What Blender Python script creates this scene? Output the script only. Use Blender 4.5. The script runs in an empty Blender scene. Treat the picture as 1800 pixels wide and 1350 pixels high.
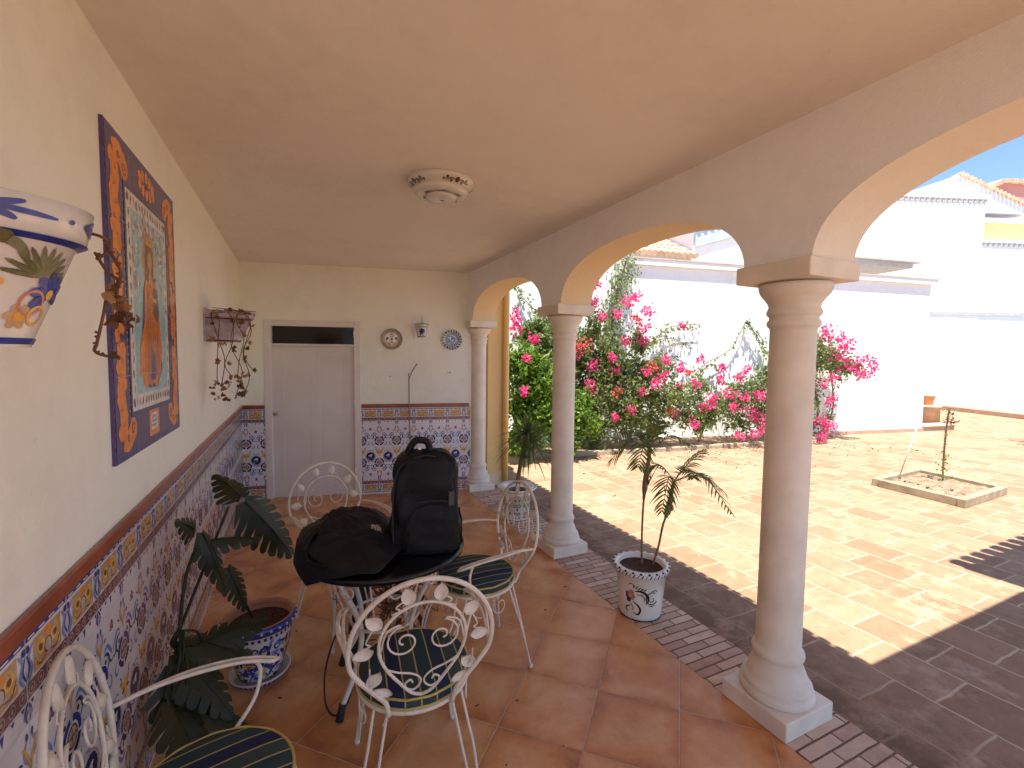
import bpy, bmesh, math, random
from math import sin, cos, pi, radians, sqrt, floor as ffloor
from mathutils import Vector, Matrix
random.seed(7)
S = bpy.context.scene
# ------------------------------------------------------------------ camera
FPX, W0, H0 = 805.0, 1800.0, 1350.0
Yc = Vector((-380, 53, -FPX)).normalized()            # world +Y seen in camera space
Uc = Vector((157, 13325, 805)); Uc = (Uc - Uc.dot(Yc)*Yc).normalized()
Xc = Yc.cross(Uc)
R = Matrix((Xc, Yc, Uc))                              # camera -> world
cam = bpy.data.objects.new('camera', bpy.data.cameras.new('camera'))
S.collection.objects.link(cam); S.camera = cam
cam.matrix_world = Matrix.Translation((0, 0, 1.65)) @ R.to_4x4()
cam.data.sensor_width = 36; cam.data.lens = 36*FPX/W0
cam.data.clip_start = 0.05; cam.data.clip_end = 2000
# ------------------------------------------------------------------ light
SUN = Vector((-0.15, -0.25, 1.0)).normalized()
w = bpy.data.worlds.new('World'); S.world = w; w.use_nodes = True
nt = w.node_tree; bg = nt.nodes['Background']
sky = nt.nodes.new('ShaderNodeTexSky'); sky.sky_type = 'NISHITA'; sky.sun_disc = False
sky.sun_elevation = math.asin(SUN.z); sky.sun_rotation = math.atan2(SUN.x, SUN.y)
sky.air_density = .8; sky.dust_density = 0.0; sky.ozone_density = 2.0; sky.altitude = 1500
nt.links.new(sky.outputs[0], bg.inputs[0]); bg.inputs[1].default_value = 0.15
sl = bpy.data.lights.new('sun', 'SUN'); sl.energy = 5.0; sl.angle = radians(0.5); sl.color = (1, .93, .82)
so = bpy.data.objects.new('sun', sl); S.collection.objects.link(so)
so.rotation_euler = SUN.to_track_quat('Z', 'Y').to_euler()
S.view_settings.view_transform = 'Standard'; S.view_settings.look = 'None'
S.view_settings.exposure = 1.12; S.view_settings.gamma = 1
S.cycles.max_bounces = 12; S.cycles.diffuse_bounces = 8

COL = S.collection
# ------------------------------------------------------------------ materials
class N:
    """tiny wrapper for shader math"""
    def __init__(s, t, sock): s.t, s.s = t, sock
    def _op(s, op, *o):
        n = s.t.nodes.new('ShaderNodeMath'); n.operation = op
        for i, v in enumerate((s,)+o):
            if isinstance(v, N): s.t.links.new(v.s, n.inputs[i])
            else: n.inputs[i].default_value = v
        return N(s.t, n.outputs[0])
    def __add__(s, o): return s._op('ADD', o)
    def __sub__(s, o): return s._op('SUBTRACT', o)
    def __mul__(s, o): return s._op('MULTIPLY', o)
    def __truediv__(s, o): return s._op('DIVIDE', o)
    def floor(s): return s._op('FLOOR')
    def frac(s): return s._op('FRACT')
    def abs(s): return s._op('ABSOLUTE')
    def mod(s, o): return s._op('FLOORED_MODULO', o)
    def lt(s, o): return s._op('LESS_THAN', o)
    def gt(s, o): return s._op('GREATER_THAN', o)
    def mx(s, o): return s._op('MAXIMUM', o)
    def mn(s, o): return s._op('MINIMUM', o)
    def clampmap(s, a, b, c=0., d=1.):
        n = s.t.nodes.new('ShaderNodeMapRange'); s.t.links.new(s.s, n.inputs[0])
        for i, v in enumerate((a, b, c, d)): n.inputs[i+1].default_value = v
        return N(s.t, n.outputs[0])
def newmat(name, rough=.6, spec=.5, coat=0):
    m = bpy.data.materials.new(name); m.use_nodes = True
    b = m.node_tree.nodes['Principled BSDF']
    b.inputs['Roughness'].default_value = rough
    b.inputs['Specular IOR Level'].default_value = spec
    if coat: b.inputs['Coat Weight'].default_value = coat; b.inputs['Coat Roughness'].default_value = .08
    return m, m.node_tree, b
def pos(t):
    g = t.nodes.new('ShaderNodeNewGeometry'); s = t.nodes.new('ShaderNodeSeparateXYZ')
    t.links.new(g.outputs['Position'], s.inputs[0]); return g.outputs['Position'], N(t, s.outputs[0]), N(t, s.outputs[1]), N(t, s.outputs[2])
def objco(t):
    g = t.nodes.new('ShaderNodeTexCoord'); s = t.nodes.new('ShaderNodeSeparateXYZ')
    t.links.new(g.outputs['Object'], s.inputs[0]); return g.outputs['Object'], N(t, s.outputs[0]), N(t, s.outputs[1]), N(t, s.outputs[2])
def noise(t, vec, scale, detail=4, rough=.55, dist=0):
    n = t.nodes.new('ShaderNodeTexNoise'); t.links.new(vec, n.inputs['Vector'])
    n.inputs['Scale'].default_value = scale; n.inputs['Detail'].default_value = detail
    n.inputs['Roughness'].default_value = rough; n.inputs['Distortion'].default_value = dist
    return N(t, n.outputs['Fac'])
def comb(t, *v):
    n = t.nodes.new('ShaderNodeCombineXYZ')
    for i, x in enumerate(v):
        if isinstance(x, N): t.links.new(x.s, n.inputs[i])
        else: n.inputs[i].default_value = x
    return n.outputs[0]
def wnoise(t, vec):
    n = t.nodes.new('ShaderNodeTexWhiteNoise'); t.links.new(vec, n.inputs['Vector']); return N(t, n.outputs['Value'])
def rgb(c): return (c[0], c[1], c[2], 1)
def ramp(t, f, stops):
    n = t.nodes.new('ShaderNodeValToRGB'); t.links.new(f.s, n.inputs[0])
    e = n.color_ramp.elements
    while len(e) < len(stops): e.new(.5)
    for i, (p, c) in enumerate(stops): e[i].position = p; e[i].color = rgb(c)
    return n.outputs[0]
def mix(t, f, a, b, mode='MIX'):
    n = t.nodes.new('ShaderNodeMix'); n.data_type = 'RGBA'; n.blend_type = mode
    for i, v in ((0, f), (6, a), (7, b)):
        if isinstance(v, N): t.links.new(v.s, n.inputs[i])
        elif isinstance(v, (float, int)): n.inputs[i].default_value = v
        elif isinstance(v, tuple): n.inputs[i].default_value = rgb(v)
        else: t.links.new(v, n.inputs[i])
    return n.outputs[2]
def bump(t, b, h, strength=.3, dist=.01):
    n = t.nodes.new('ShaderNodeBump'); n.inputs['Strength'].default_value = strength; n.inputs['Distance'].default_value = dist
    t.links.new(h.s, n.inputs['Height']); t.links.new(n.outputs[0], b.inputs['Normal'])
LAYN = [0]
def eps():
    LAYN[0] += 1; return (LAYN[0] % 97)*3e-6      # keeps overlapping brush strokes off one plane
def plain(name, c, rough=.6, spec=.5, coat=0, var=.12, scale=9, bmp=.0, bscale=60, metal=0, c2=None, coords='obj'):
    m, t, b = newmat(name, rough, spec, coat)
    v = (objco if coords == 'obj' else pos)(t)[0]
    n = noise(t, v, scale, 5)
    lo = tuple(x*(1-var) for x in c); hi = tuple(min(1, x*(1+var)) for x in c)
    if c2: hi = c2
    t.links.new(ramp(t, n, [(.32, lo), (.68, hi)]), b.inputs['Base Color'])
    b.inputs['Metallic'].default_value = metal
    if bmp: bump(t, b, noise(t, v, bscale, 4), bmp, .004)
    return m
def leafmat(name, c, c2, rough=.5, trans=.25):
    m, t, b = newmat(name, rough, .35)
    v, *_ = pos(t)
    cc = ramp(t, noise(t, v, 7, 3), [(.3, c), (.7, c2)])
    t.links.new(cc, b.inputs['Base Color'])
    tr = t.nodes.new('ShaderNodeBsdfTranslucent'); ms = t.nodes.new('ShaderNodeMixShader'); ms.inputs[0].default_value = trans
    t.links.new(cc, tr.inputs[0]); t.links.new(b.outputs[0], ms.inputs[1]); t.links.new(tr.outputs[0], ms.inputs[2])
    t.links.new(ms.outputs[0], t.nodes['Material Output'].inputs[0])
    return m

def plaster(name, c, bscale=22, stain=.06):
    m, t, b = newmat(name, .85, .25)
    v, x, y, z = pos(t)
    n1 = noise(t, v, 1.3, 6, .6); n2 = noise(t, v, 9, 6, .6)
    base = ramp(t, n1*.65+n2*.35, [(.3, tuple(q*(1-stain*1.6) for q in c)), (.5, c), (.72, tuple(min(1, q*(1+stain*.5)) for q in c))])
    spots = noise(t, v, 38, 3, .7).gt(.715)*noise(t, v, 3.1, 2).gt(.52)
    t.links.new(mix(t, spots*.22, base, (c[0]*.45, c[1]*.4, c[2]*.33)), b.inputs['Base Color'])
    bump(t, b, noise(t, v, bscale, 6, .65)*.7+noise(t, v, bscale*7, 3)*.3+noise(t, v, 2.2, 3, .6)*1.6, .55, .009)
    return m
M_wall = plaster('plaster_cream', (.87, .86, .76))
M_ceil = plaster('ceiling_paint', (.80, .755, .68), 14, .06)
M_arch = plaster('plaster_arcade', (.88, .87, .85))
M_soffit2 = plaster('plaster_soffit_pale', (.82, .74, .62), 20, .05)
M_ochre = plaster('plaster_ochre', (.78, .55, .24), 20, .05)
M_soffit = plaster('plaster_soffit', (.78, .60, .37), 20, .04)
M_white = plaster('whitewash', (.90, .89, .87), 9)
M_stone = plain('cast_stone', (.76, .68, .56), .78, .3, var=.10, scale=5, bmp=.12, bscale=90)
M_redrail = plain('brown_glazed_rail', (.30, .075, .035), .28, .5, .3, var=.3, scale=7)

# terracotta tiles laid diagonally
def mk_terracotta():
    m, t, b = newmat('terracotta_tiles', .35, .45)
    v, x, y, z = pos(t)
    h = .5430
    u = (x-1.879+(y-2.32)*1.012)/h; w_ = (x-1.879-(y-2.32)*1.012)/h
    fu, fw = u.frac(), w_.frac()
    eu = fu.mn(fu*-1+1); ew = fw.mn(fw*-1+1); e = eu.mn(ew)
    e = e + (noise(t, v, 45, 2)-.5)*.004
    rnd = wnoise(t, comb(t, u.floor(), w_.floor(), 0.))
    rnd2 = wnoise(t, comb(t, u.floor(), w_.floor(), 3.))
    n = noise(t, comb(t, x+rnd*9, y+rnd2*7, 0.), 4.2, 5, .62, .3)
    edge = e.clampmap(0, .2, .20, 0)
    f = n*.95 + edge + (rnd-.5)*.14
    col = ramp(t, f, [(.28, (.76, .43, .21)), (.46, (.69, .34, .135)), (.62, (.60, .245, .075)), (.82, (.36, .12, .035))])
    fine = noise(t, v, 120, 3)
    col = mix(t, (fine-.35)*.35, col, (.35, .16, .08))
    dirt = noise(t, v, 2.6, 6, .7).clampmap(.54, .74, 0, .38)
    col = mix(t, dirt, col, (.34, .18, .10))
    spots = noise(t, v, 26, 2, .6).gt(.77)
    col = mix(t, spots*.6, col, (.16, .07, .04))
    g = e.lt(.0056)
    red = noise(t, v, .9, 5, .65).clampmap(.47, .66, 0, .6)
    col = mix(t, red, col, (.46, .16, .055))
    col = mix(t, g, col, mix(t, noise(t, v, 14, 2), (.34, .17, .10), (.74, .54, .38)))
    t.links.new(col, b.inputs['Base Color'])
    r = (n*.22+.19)+g*.4 + dirt*.4
    t.links.new(r.s, b.inputs['Roughness'])
    bump(t, b, e.clampmap(.002, .010)*1.0+n*.12+fine*.05, .5, .004)
    return m
M_terra = mk_terracotta()
def mk_paver():
    m, t, b = newmat('courtyard_pavers', .85, .25)
    v, x0, y0, z = pos(t)
    wob = noise(t, v, 3.2, 3)-.5; wob2 = noise(t, v, 11, 3)-.5
    x = x0+wob*.03+wob2*.012; y = y0+wob*-.025+wob2*.014
    r = (x-2.475)/.3265; ri = r.floor()
    jit = (wnoise(t, comb(t, ri, 5., 0.))-.5)*.25
    c = (y-1.235)/.355*.93+ri.mod(2.)*.5+jit; ci = c.floor()
    fr, fc = r.frac(), c.frac()
    er = fr.mn(fr*-1+1)*.3265; ec = fc.mn(fc*-1+1)*.38; e = er.mn(ec)
    e = e+(noise(t, v, 30, 3)-.5)*.008
    rnd = wnoise(t, comb(t, ri, ci, 0.)); rnd2 = wnoise(t, comb(t, ci, ri, 7.))
    n = noise(t, v, 2.2, 7, .68); n2 = noise(t, comb(t, x0+rnd*30, y0, 0.), 7, 6, .7)
    base = ramp(t, rnd*.55+n2*.55-.05, [(.15, (.29, .175, .105)), (.40, (.35, .22, .135)), (.62, (.395, .255, .16)), (.88, (.43, .29, .185))])
    worn = (n*.6+n2*.55).clampmap(.60, .72)
    col = mix(t, worn*.6, base, (.56, .44, .30))
    br = noise(t, v, 3.4, 6, .72).clampmap(.50, .64)*noise(t, v, 26, 4, .7).clampmap(.38, .62, .5, 1)
    col = mix(t, br*.5, col, (.225, .14, .085))
    grey = noise(t, v, .55, 4, .6).clampmap(.54, .66)
    col = mix(t, grey*.6, col, (.36, .25, .16))
    grime = noise(t, v, 20, 5, .75).clampmap(.57, .7)
    col = mix(t, grime*.45, col, (.14, .085, .06))
    near = x0.clampmap(2.35, 2.85, .85, 0)                    # dirty strip beside the gallery, with the eave's shade painted in darker
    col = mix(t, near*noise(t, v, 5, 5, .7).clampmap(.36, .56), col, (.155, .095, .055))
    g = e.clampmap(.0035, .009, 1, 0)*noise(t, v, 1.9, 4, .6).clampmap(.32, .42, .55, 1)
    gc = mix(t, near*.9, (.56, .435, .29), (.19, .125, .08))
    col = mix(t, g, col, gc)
    t.links.new(col, b.inputs['Base Color'])
    bump(t, b, g*-1.*.6+n2*.5+grime*-.3, .6, .008)
    return m
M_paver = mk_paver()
def mk_brick():
    m, t, b = newmat('brick_threshold', .8, .3)
    v, x, y, z = pos(t)
    wob = noise(t, v, 9, 2)-.5
    r = (y+wob*.006)/.060; ri = r.floor()
    c = (x-1.885+wob*.006)/.235+ri.mod(2.)*.5+(wnoise(t, comb(t, ri, 2., 0.))-.5)*.2; ci = c.floor()
    fr, fc = r.frac(), c.frac()
    er = fr.mn(fr*-1+1)*.060; ec = fc.mn(fc*-1+1)*.235; e = er.mn(ec)+(noise(t, v, 60, 2)-.5)*.003
    rnd = wnoise(t, comb(t, ri, ci, 0.)); n = noise(t, v, 14, 6, .7)
    col = ramp(t, rnd*.5+n*.6-.05, [(.2, (.46, .29, .20)), (.5, (.60, .42, .30)), (.8, (.70, .53, .39))])
    col = mix(t, noise(t, v, 4, 5, .7).clampmap(.5, .7, 0, .6), col, (.33, .21, .15))
    g = e.lt(.0042)
    col = mix(t, g, col, (.17, .095, .06))
    t.links.new(col, b.inputs['Base Color'])
    bump(t, b, e.clampmap(.001, .007)+n*.25, .7, .006)
    return m
M_brick = mk_brick()
M_earth = plain('dry_earth', (.30, .22, .15), .95, .1, var=.4, scale=14, bmp=.8, bscale=40, coords='pos')
M_concrete = plain('kerb_concrete', (.38, .31, .215), .9, .2, var=.2, scale=9, bmp=.5, bscale=50, coords='pos')
M_tclay = plain('terracotta_clay', (.52, .24, .13), .8, .3, var=.12, scale=8)
M_iron = plain('white_enamelled_iron', (.68, .62, .52), .42, .5, .1, var=.12, scale=25, bmp=.08, bscale=120)
M_rust = plain('rust', (.25, .10, .04), .8)
M_black = plain('black_nylon', (.006, .006, .008), .6, .28, var=.4, scale=30, bmp=.35, bscale=260)
M_blackp = plain('black_gloss', (.006, .006, .007), .2, .4)
M_rubber = plain('black_rubber', (.02, .02, .02), .7)
M_glaze = plain('white_glaze', (.66, .63, .58), .16, .5, .5, var=.05, scale=6)
M_glaze2 = plain('cream_glaze', (.80, .77, .68), .2, .5, .4, var=.05, scale=6)
M_tileW = plain('wall_tile_white', (.74, .73, .74), .14, .5, .5, var=.05, scale=3, coords='pos')
M_soil = plain('potting_soil', (.09, .05, .035), .95, .1, var=.4, scale=60, bmp=1, bscale=90)
M_door = plain('door_paint', (.71, .66, .61), .5, .4, var=.06, scale=2.2, bmp=.05, bscale=30, coords='pos')
M_doorf = plain('door_frame_paint', (.76, .70, .65), .5, .4, var=.05, scale=4, coords='pos')
M_dark = plain('dark_glass', (.012, .006, .005), .12, .5)
M_stick = plain('dry_cane', (.28, .14, .07), .7, var=.3, scale=20)
M_twig = plain('dry_twig', (.13, .055, .03), .8, var=.3, scale=20)
M_dryl = leafmat('dry_leaf', (.30, .14, .06), (.55, .33, .13), .7, .3)
M_dryd = leafmat('dry_leaf_dark', (.10, .045, .03), (.22, .11, .06), .7, .1)
M_rooft = plain('roof_clay', (.66, .46, .32), .85, .2, var=.25, scale=5, coords='pos')
M_pipe = plain('ochre_pipe', (.80, .55, .20), .45, .4, var=.05)
M_brass = plain('brass', (.5, .32, .12), .35, metal=1)
M_metal = plain('painted_metal', (.55, .55, .55), .4, metal=.3)
PAL = {
 'blue': (.028, .042, .26), 'navy': (.018, .02, .12), 'lblue': (.20, .27, .55), 'lilac': (.36, .30, .47),
 'ochre': (.72, .36, .06), 'yellow': (.80, .50, .10), 'tan': (.52, .33, .17), 'brown': (.20, .075, .05), 'maroon': (.14, .035, .04),
 'white': (.80, .77, .72), 'grey': (.45, .42, .38), 'green': (.055, .09, .03), 'olive': (.13, .12, .05), 'sky': (.36, .60, .66),
 'orange': (.85, .25, .018), 'rose': (.55, .20, .14), 'skin': (.62, .33, .18), 'purple': (.075, .045, .16), 'grout': (.55, .5, .48), 'black': (.02, .018, .016), 'teal': (.08, .17, .24)}
_pm = {}
def P(n):
    if n not in _pm: _pm[n] = plain('glaze_'+n, PAL[n], .2, .5, .3, var=.18, scale=45)
    return _pm[n]
# ------------------------------------------------------------------ mesh builder
class MB:
    def __init__(s): s.v, s.f, s.mi, s.sm, s.mats = [], [], [], [], []
    def m(s, mat):
        if mat not in s.mats: s.mats.append(mat)
        return s.mats.index(mat)
    def face(s, idx, mat, smooth=False): s.f.append(idx); s.mi.append(s.m(mat)); s.sm.append(smooth)
    def poly(s, pts, mat, smooth=False):
        n = len(s.v); s.v += [tuple(p) for p in pts]; s.face(list(range(n, n+len(pts))), mat, smooth)
    def box(s, a, b, mat, M=None):
        x0, y0, z0 = a; x1, y1, z1 = b
        c = [(x0,y0,z0),(x1,y0,z0),(x1,y1,z0),(x0,y1,z0),(x0,y0,z1),(x1,y0,z1),(x1,y1,z1),(x0,y1,z1)]
        if M: c = [tuple(M @ Vector(p)) for p in c]
        n = len(s.v); s.v += c
        for q in ((0,3,2,1),(4,5,6,7),(0,1,5,4),(1,2,6,5),(2,3,7,6),(3,0,4,7)): s.face([n+i for i in q], mat)
    def tube(s, pts, r, mat, n=8, close=False, cap=True, up=None, flat=1.0):
        P_ = [Vector(p) for p in pts]; k = len(P_)
        rr = r if isinstance(r, (list, tuple)) else [r]*k
        base = len(s.v); prev = None
        for i, p in enumerate(P_):
            a = P_[(i-1) % k] if (close or i > 0) else p
            b = P_[(i+1) % k] if (close or i < k-1) else p
            d = (b-a).normalized() if (b-a).length > 1e-9 else Vector((0, 0, 1))
            if prev is None:
                u = (Vector(up) if up else Vector((0, 0, 1)))
                if abs(d.dot(u)) > .95: u = Vector((1, 0, 0))
            else: u = prev
            u = (u-d*u.dot(d))
            u = u.normalized() if u.length > 1e-6 else d.orthogonal().normalized()
            prev = u; w_ = d.cross(u)
            for j in range(n):
                t = 2*pi*j/n; s.v.append(tuple(p+u*cos(t)*rr[i]*flat+w_*sin(t)*rr[i]))
        m = k if close else k-1
        for i in range(m):
            for j in range(n):
                a = base+i*n+j; b = base+i*n+(j+1) % n; c = base+((i+1) % k)*n+(j+1) % n; d = base+((i+1) % k)*n+j
                s.face([a, b, c, d], mat, True)
        if cap and not close:
            s.face([base+j for j in range(n)][::-1], mat); s.face([base+(k-1)*n+j for j in range(n)], mat)
    def lathe(s, prof, mat, n=40, c=(0, 0, 0), a0=0, a1=2*pi, sy=1.0, smooth=True):
        full = abs(a1-a0-2*pi) < 1e-6; k = n if full else n+1; base = len(s.v)
        mats = mat if isinstance(mat, list) else [mat]*(len(prof)-1)
        for (r, z) in prof:
            for j in range(k):
                t = a0+(a1-a0)*j/n; s.v.append((c[0]+r*cos(t), c[1]+r*sin(t)*sy, c[2]+z))
        for i in range(len(prof)-1):
            for j in range(n):
                a = base+i*k+j; b = base+i*k+(j+1) % k; s.face([a, b, b+k, a+k], mats[i], smooth)
    def build(s, name, parent=None, loc=None, rz=0, bevel=0, weld=False):
        me = bpy.data.meshes.new(name); me.from_pydata(s.v, [], s.f)
        for m in s.mats: me.materials.append(m)
        me.polygons.foreach_set('material_index', s.mi); me.polygons.foreach_set('use_smooth', s.sm); me.update()
        o = bpy.data.objects.new(name, me); COL.objects.link(o)
        if parent: o.parent = parent
        if loc: o.location = loc
        if rz: o.rotation_euler = (0, 0, rz)
        if bevel:
            b = o.modifiers.new('b', 'BEVEL'); b.width = bevel; b.segments = 2; b.limit_method = 'ANGLE'; b.angle_limit = radians(50)
        return o
def tag(o, label=None, cat=None, group=None, kind=None):
    if label: o['label'] = label
    if cat: o['category'] = cat
    if group: o['group'] = group
    if kind: o['kind'] = kind
    return o
def empty(name, loc, rz=0, **k):
    o = bpy.data.objects.new(name, None); COL.objects.link(o); o.location = loc; o.rotation_euler = (0, 0, rz)
    o.empty_display_size = .1
    return tag(o, **k)
def smooth_path(pts, sub=6, close=False):
    P_ = [Vector(p) for p in pts]; n = len(P_); out = []
    g = (lambda i: P_[i % n]) if close else (lambda i: P_[max(0, min(n-1, i))])
    for i in range(n if close else n-1):
        p0, p1, p2, p3 = g(i-1), g(i), g(i+1), g(i+2)
        for k in range(sub):
            t = k/sub
            out.append(.5*((2*p1)+(p2-p0)*t+(2*p0-5*p1+4*p2-p3)*t*t+(3*p1-p0-3*p2+p3)*t**3))
    if not close: out.append(P_[-1])
    return out
# ------------------------------------------------------------------ flat painted art (u,v in metres, small raised layers)
class Art:
    def __init__(s): s.items = []                       # (pts2d, colour, layer)
    def poly(s, pts, c, l=1): s.items.append(([tuple(p) for p in pts], c, l))
    def rect(s, x0, y0, x1, y1, c, l=1): s.poly([(x0, y0), (x1, y0), (x1, y1), (x0, y1)], c, l)
    def disc(s, x, y, r, c, l=1, n=14, ry=None): s.poly([(x+r*cos(2*pi*i/n), y+(ry or r)*sin(2*pi*i/n)) for i in range(n)], c, l)
    def ring(s, x, y, r, w_, c, l=1, a0=0, a1=360, n=18):
        for i in range(n):
            t0, t1 = radians(a0+(a1-a0)*i/n), radians(a0+(a1-a0)*(i+1)/n)
            s.poly([(x+(r-w_)*cos(t0), y+(r-w_)*sin(t0)), (x+r*cos(t0), y+r*sin(t0)), (x+r*cos(t1), y+r*sin(t1)), (x+(r-w_)*cos(t1), y+(r-w_)*sin(t1))], c, l)
    def stroke(s, pts, w_, c, l=1, sub=4, taper=True):
        q = smooth_path([(a, b, 0) for a, b in pts], sub); n = len(q); L = []
        for i, p in enumerate(q):
            d = (q[min(n-1, i+1)]-q[max(0, i-1)]); d = Vector((-d.y, d.x, 0)).normalized() if d.length > 0 else Vector((0, 1, 0))
            k = (.25+.75*sin(pi*min(1, (i+.6)/n))) if taper else 1
            L.append((p+d*w_*.5*k, p-d*w_*.5*k))
        for i in range(n-1):
            a, b = L[i]; c_, d = L[i+1]; s.poly([(a.x, a.y), (b.x, b.y), (d.x, d.y), (c_.x, c_.y)], c, l)
    def spiral(s, x, y, r0, turns, w_, c, l=1, a0=0, sgn=1):
        n = int(10*turns); s.stroke([(x+r0*(1-.85*i/n)*cos(radians(a0)+sgn*2*pi*turns*i/n), y+r0*(1-.85*i/n)*sin(radians(a0)+sgn*2*pi*turns*i/n)) for i in range(n+1)], w_, c, l, 1)
    def petal(s, x, y, ang, L, w_, c, l=1):
        a = radians(ang); dx, dy = cos(a), sin(a)
        f = [(0, 0), (.25, .35), (.6, .5), (.88, .32), (1, 0), (.88, -.32), (.6, -.5), (.25, -.35)]
        s.poly([(x+dx*L*u-dy*w_*v, y+dy*L*u+dx*w_*v) for u, v in f], c, l)
    def mirror(s, cx):
        s.items += [([(2*cx-x, y) for x, y in pts][::-1], c, l) for pts, c, l in list(s.items)]
    def emit(s, mb, fn, dx=0, dy=0, h=.0004):
        for pts, c, l in s.items:
            n = len(mb.v); e_ = eps(); mb.v += [tuple(fn(x+dx, y+dy, l*h+e_)) for x, y in pts]; mb.face(list(range(n, n+len(pts))), P(c) if isinstance(c, str) else c)
# ================================================================== SETTING
XW, XA0, XA1, ZC = -.555, 1.90, 2.19, 2.65
mb = MB(); mb.poly([(-400, -400, -.03), (400, -400, -.03), (400, 400, -.03), (-400, 400, -.03)], M_earth)
tag(mb.build('ground'), 'bare earth around the courtyard', 'ground', kind='structure')
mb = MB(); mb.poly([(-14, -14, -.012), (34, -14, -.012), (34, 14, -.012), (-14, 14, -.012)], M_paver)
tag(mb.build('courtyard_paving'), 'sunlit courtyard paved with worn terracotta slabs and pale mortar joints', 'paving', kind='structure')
mb = MB(); mb.box((XW-.1, -2, -.1), (1.879, 6.2, 0), M_terra)
tag(mb.build('gallery_floor'), 'gallery floor of large diagonal terracotta tiles', 'floor', kind='structure')
mb = MB(); mb.box((1.879, -2, -.1), (2.262, 5.36, .002), M_brick)
tag(mb.build('brick_threshold'), 'narrow strip of pale bricks edging the gallery floor', 'paving strip', kind='structure')

# ---- side wall with painted tile dado
def border(a, y0, flip=1):
    """border tile 0.2 wide centred on u=0.1; y0 = outer edge, flip -1 for the top one (drawn downwards)"""
    Y = lambda d: y0+flip*d
    def R_(x0, d0, x1, d1, c, l): 
        ys = sorted((Y(d0), Y(d1))); a.rect(x0, ys[0], x1, ys[1], c, l)
    R_(.002, .006, .198, .018, 'blue', 1)
    for k in range(4): R_(.012+k*.048, .010, .040+k*.048, .014, 'white', 2)
    R_(.034, .026, .166, .104, 'tan', 1)
    for s in (-1, 1):
        cx = .1+s*.030
        a.spiral(cx, Y(.058), .022, 1.5, .008, 'yellow', 2, 90, s*flip); a.spiral(.1+s*.052, Y(.086), .014, 1.3, .006, 'yellow', 2, 0, -s*flip)
        a.stroke([(.1+s*.010, Y(.09)), (cx+s*.012, Y(.096)), (.1+s*.06, Y(.07))], .005, 'brown', 2)
        a.disc(cx+s*.005, Y(.060), .009, 'brown', 3, 8)
        a.stroke([(.1+s*.095, Y(.11)), (.1+s*.075, Y(.085)), (.1+s*.088, Y(.055)), (.1+s*.070, Y(.03))], .011, 'lblue', 3)
        a.stroke([(.1+s*.098, Y(.10)), (.1+s*.086, Y(.075)), (.1+s*.096, Y(.045))], .007, 'blue', 3)
        a.disc(.1+s*.092, Y(.033), .009, 'blue', 3, 8)
    a.disc(.1, Y(.072), .015, 'grey', 2, 10, .022); a.ring(.1, Y(.072), .019, .004, 'brown', 2)
    a.disc(.1, Y(.036), .013, 'orange', 3, 6)
    R_(.002, .110, .198, .146, 'brown', 1)
    for k in range(5): a.ring(.02+k*.04, Y(.128), .0145, .0035, 'lilac', 2, n=8); a.disc(.02+k*.04, Y(.128), .005, 'tan', 2, 6)
    for k in range(5):
        a.poly([(.012+k*.04, Y(.152)), (.028+k*.04, Y(.152)), (.02+k*.04, Y(.163 if k != 2 else .178))][::(1 if flip < 0 else -1)], 'blue', 1)
    for s in (-1, 1):
        a.stroke([(.1+s*.1, Y(.150)), (.1+s*.088, Y(.17)), (.1+s*.095, Y(.195))], .009, 'blue', 1)
        a.petal(.1+s*.098, Y(.165), 90-s*90+s*flip*40, .028, .014, 'lilac', 1)
    R_(0, .107, .2, .1085, 'white', 2); R_(0, .147, .2, .1485, 'white', 2)
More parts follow.
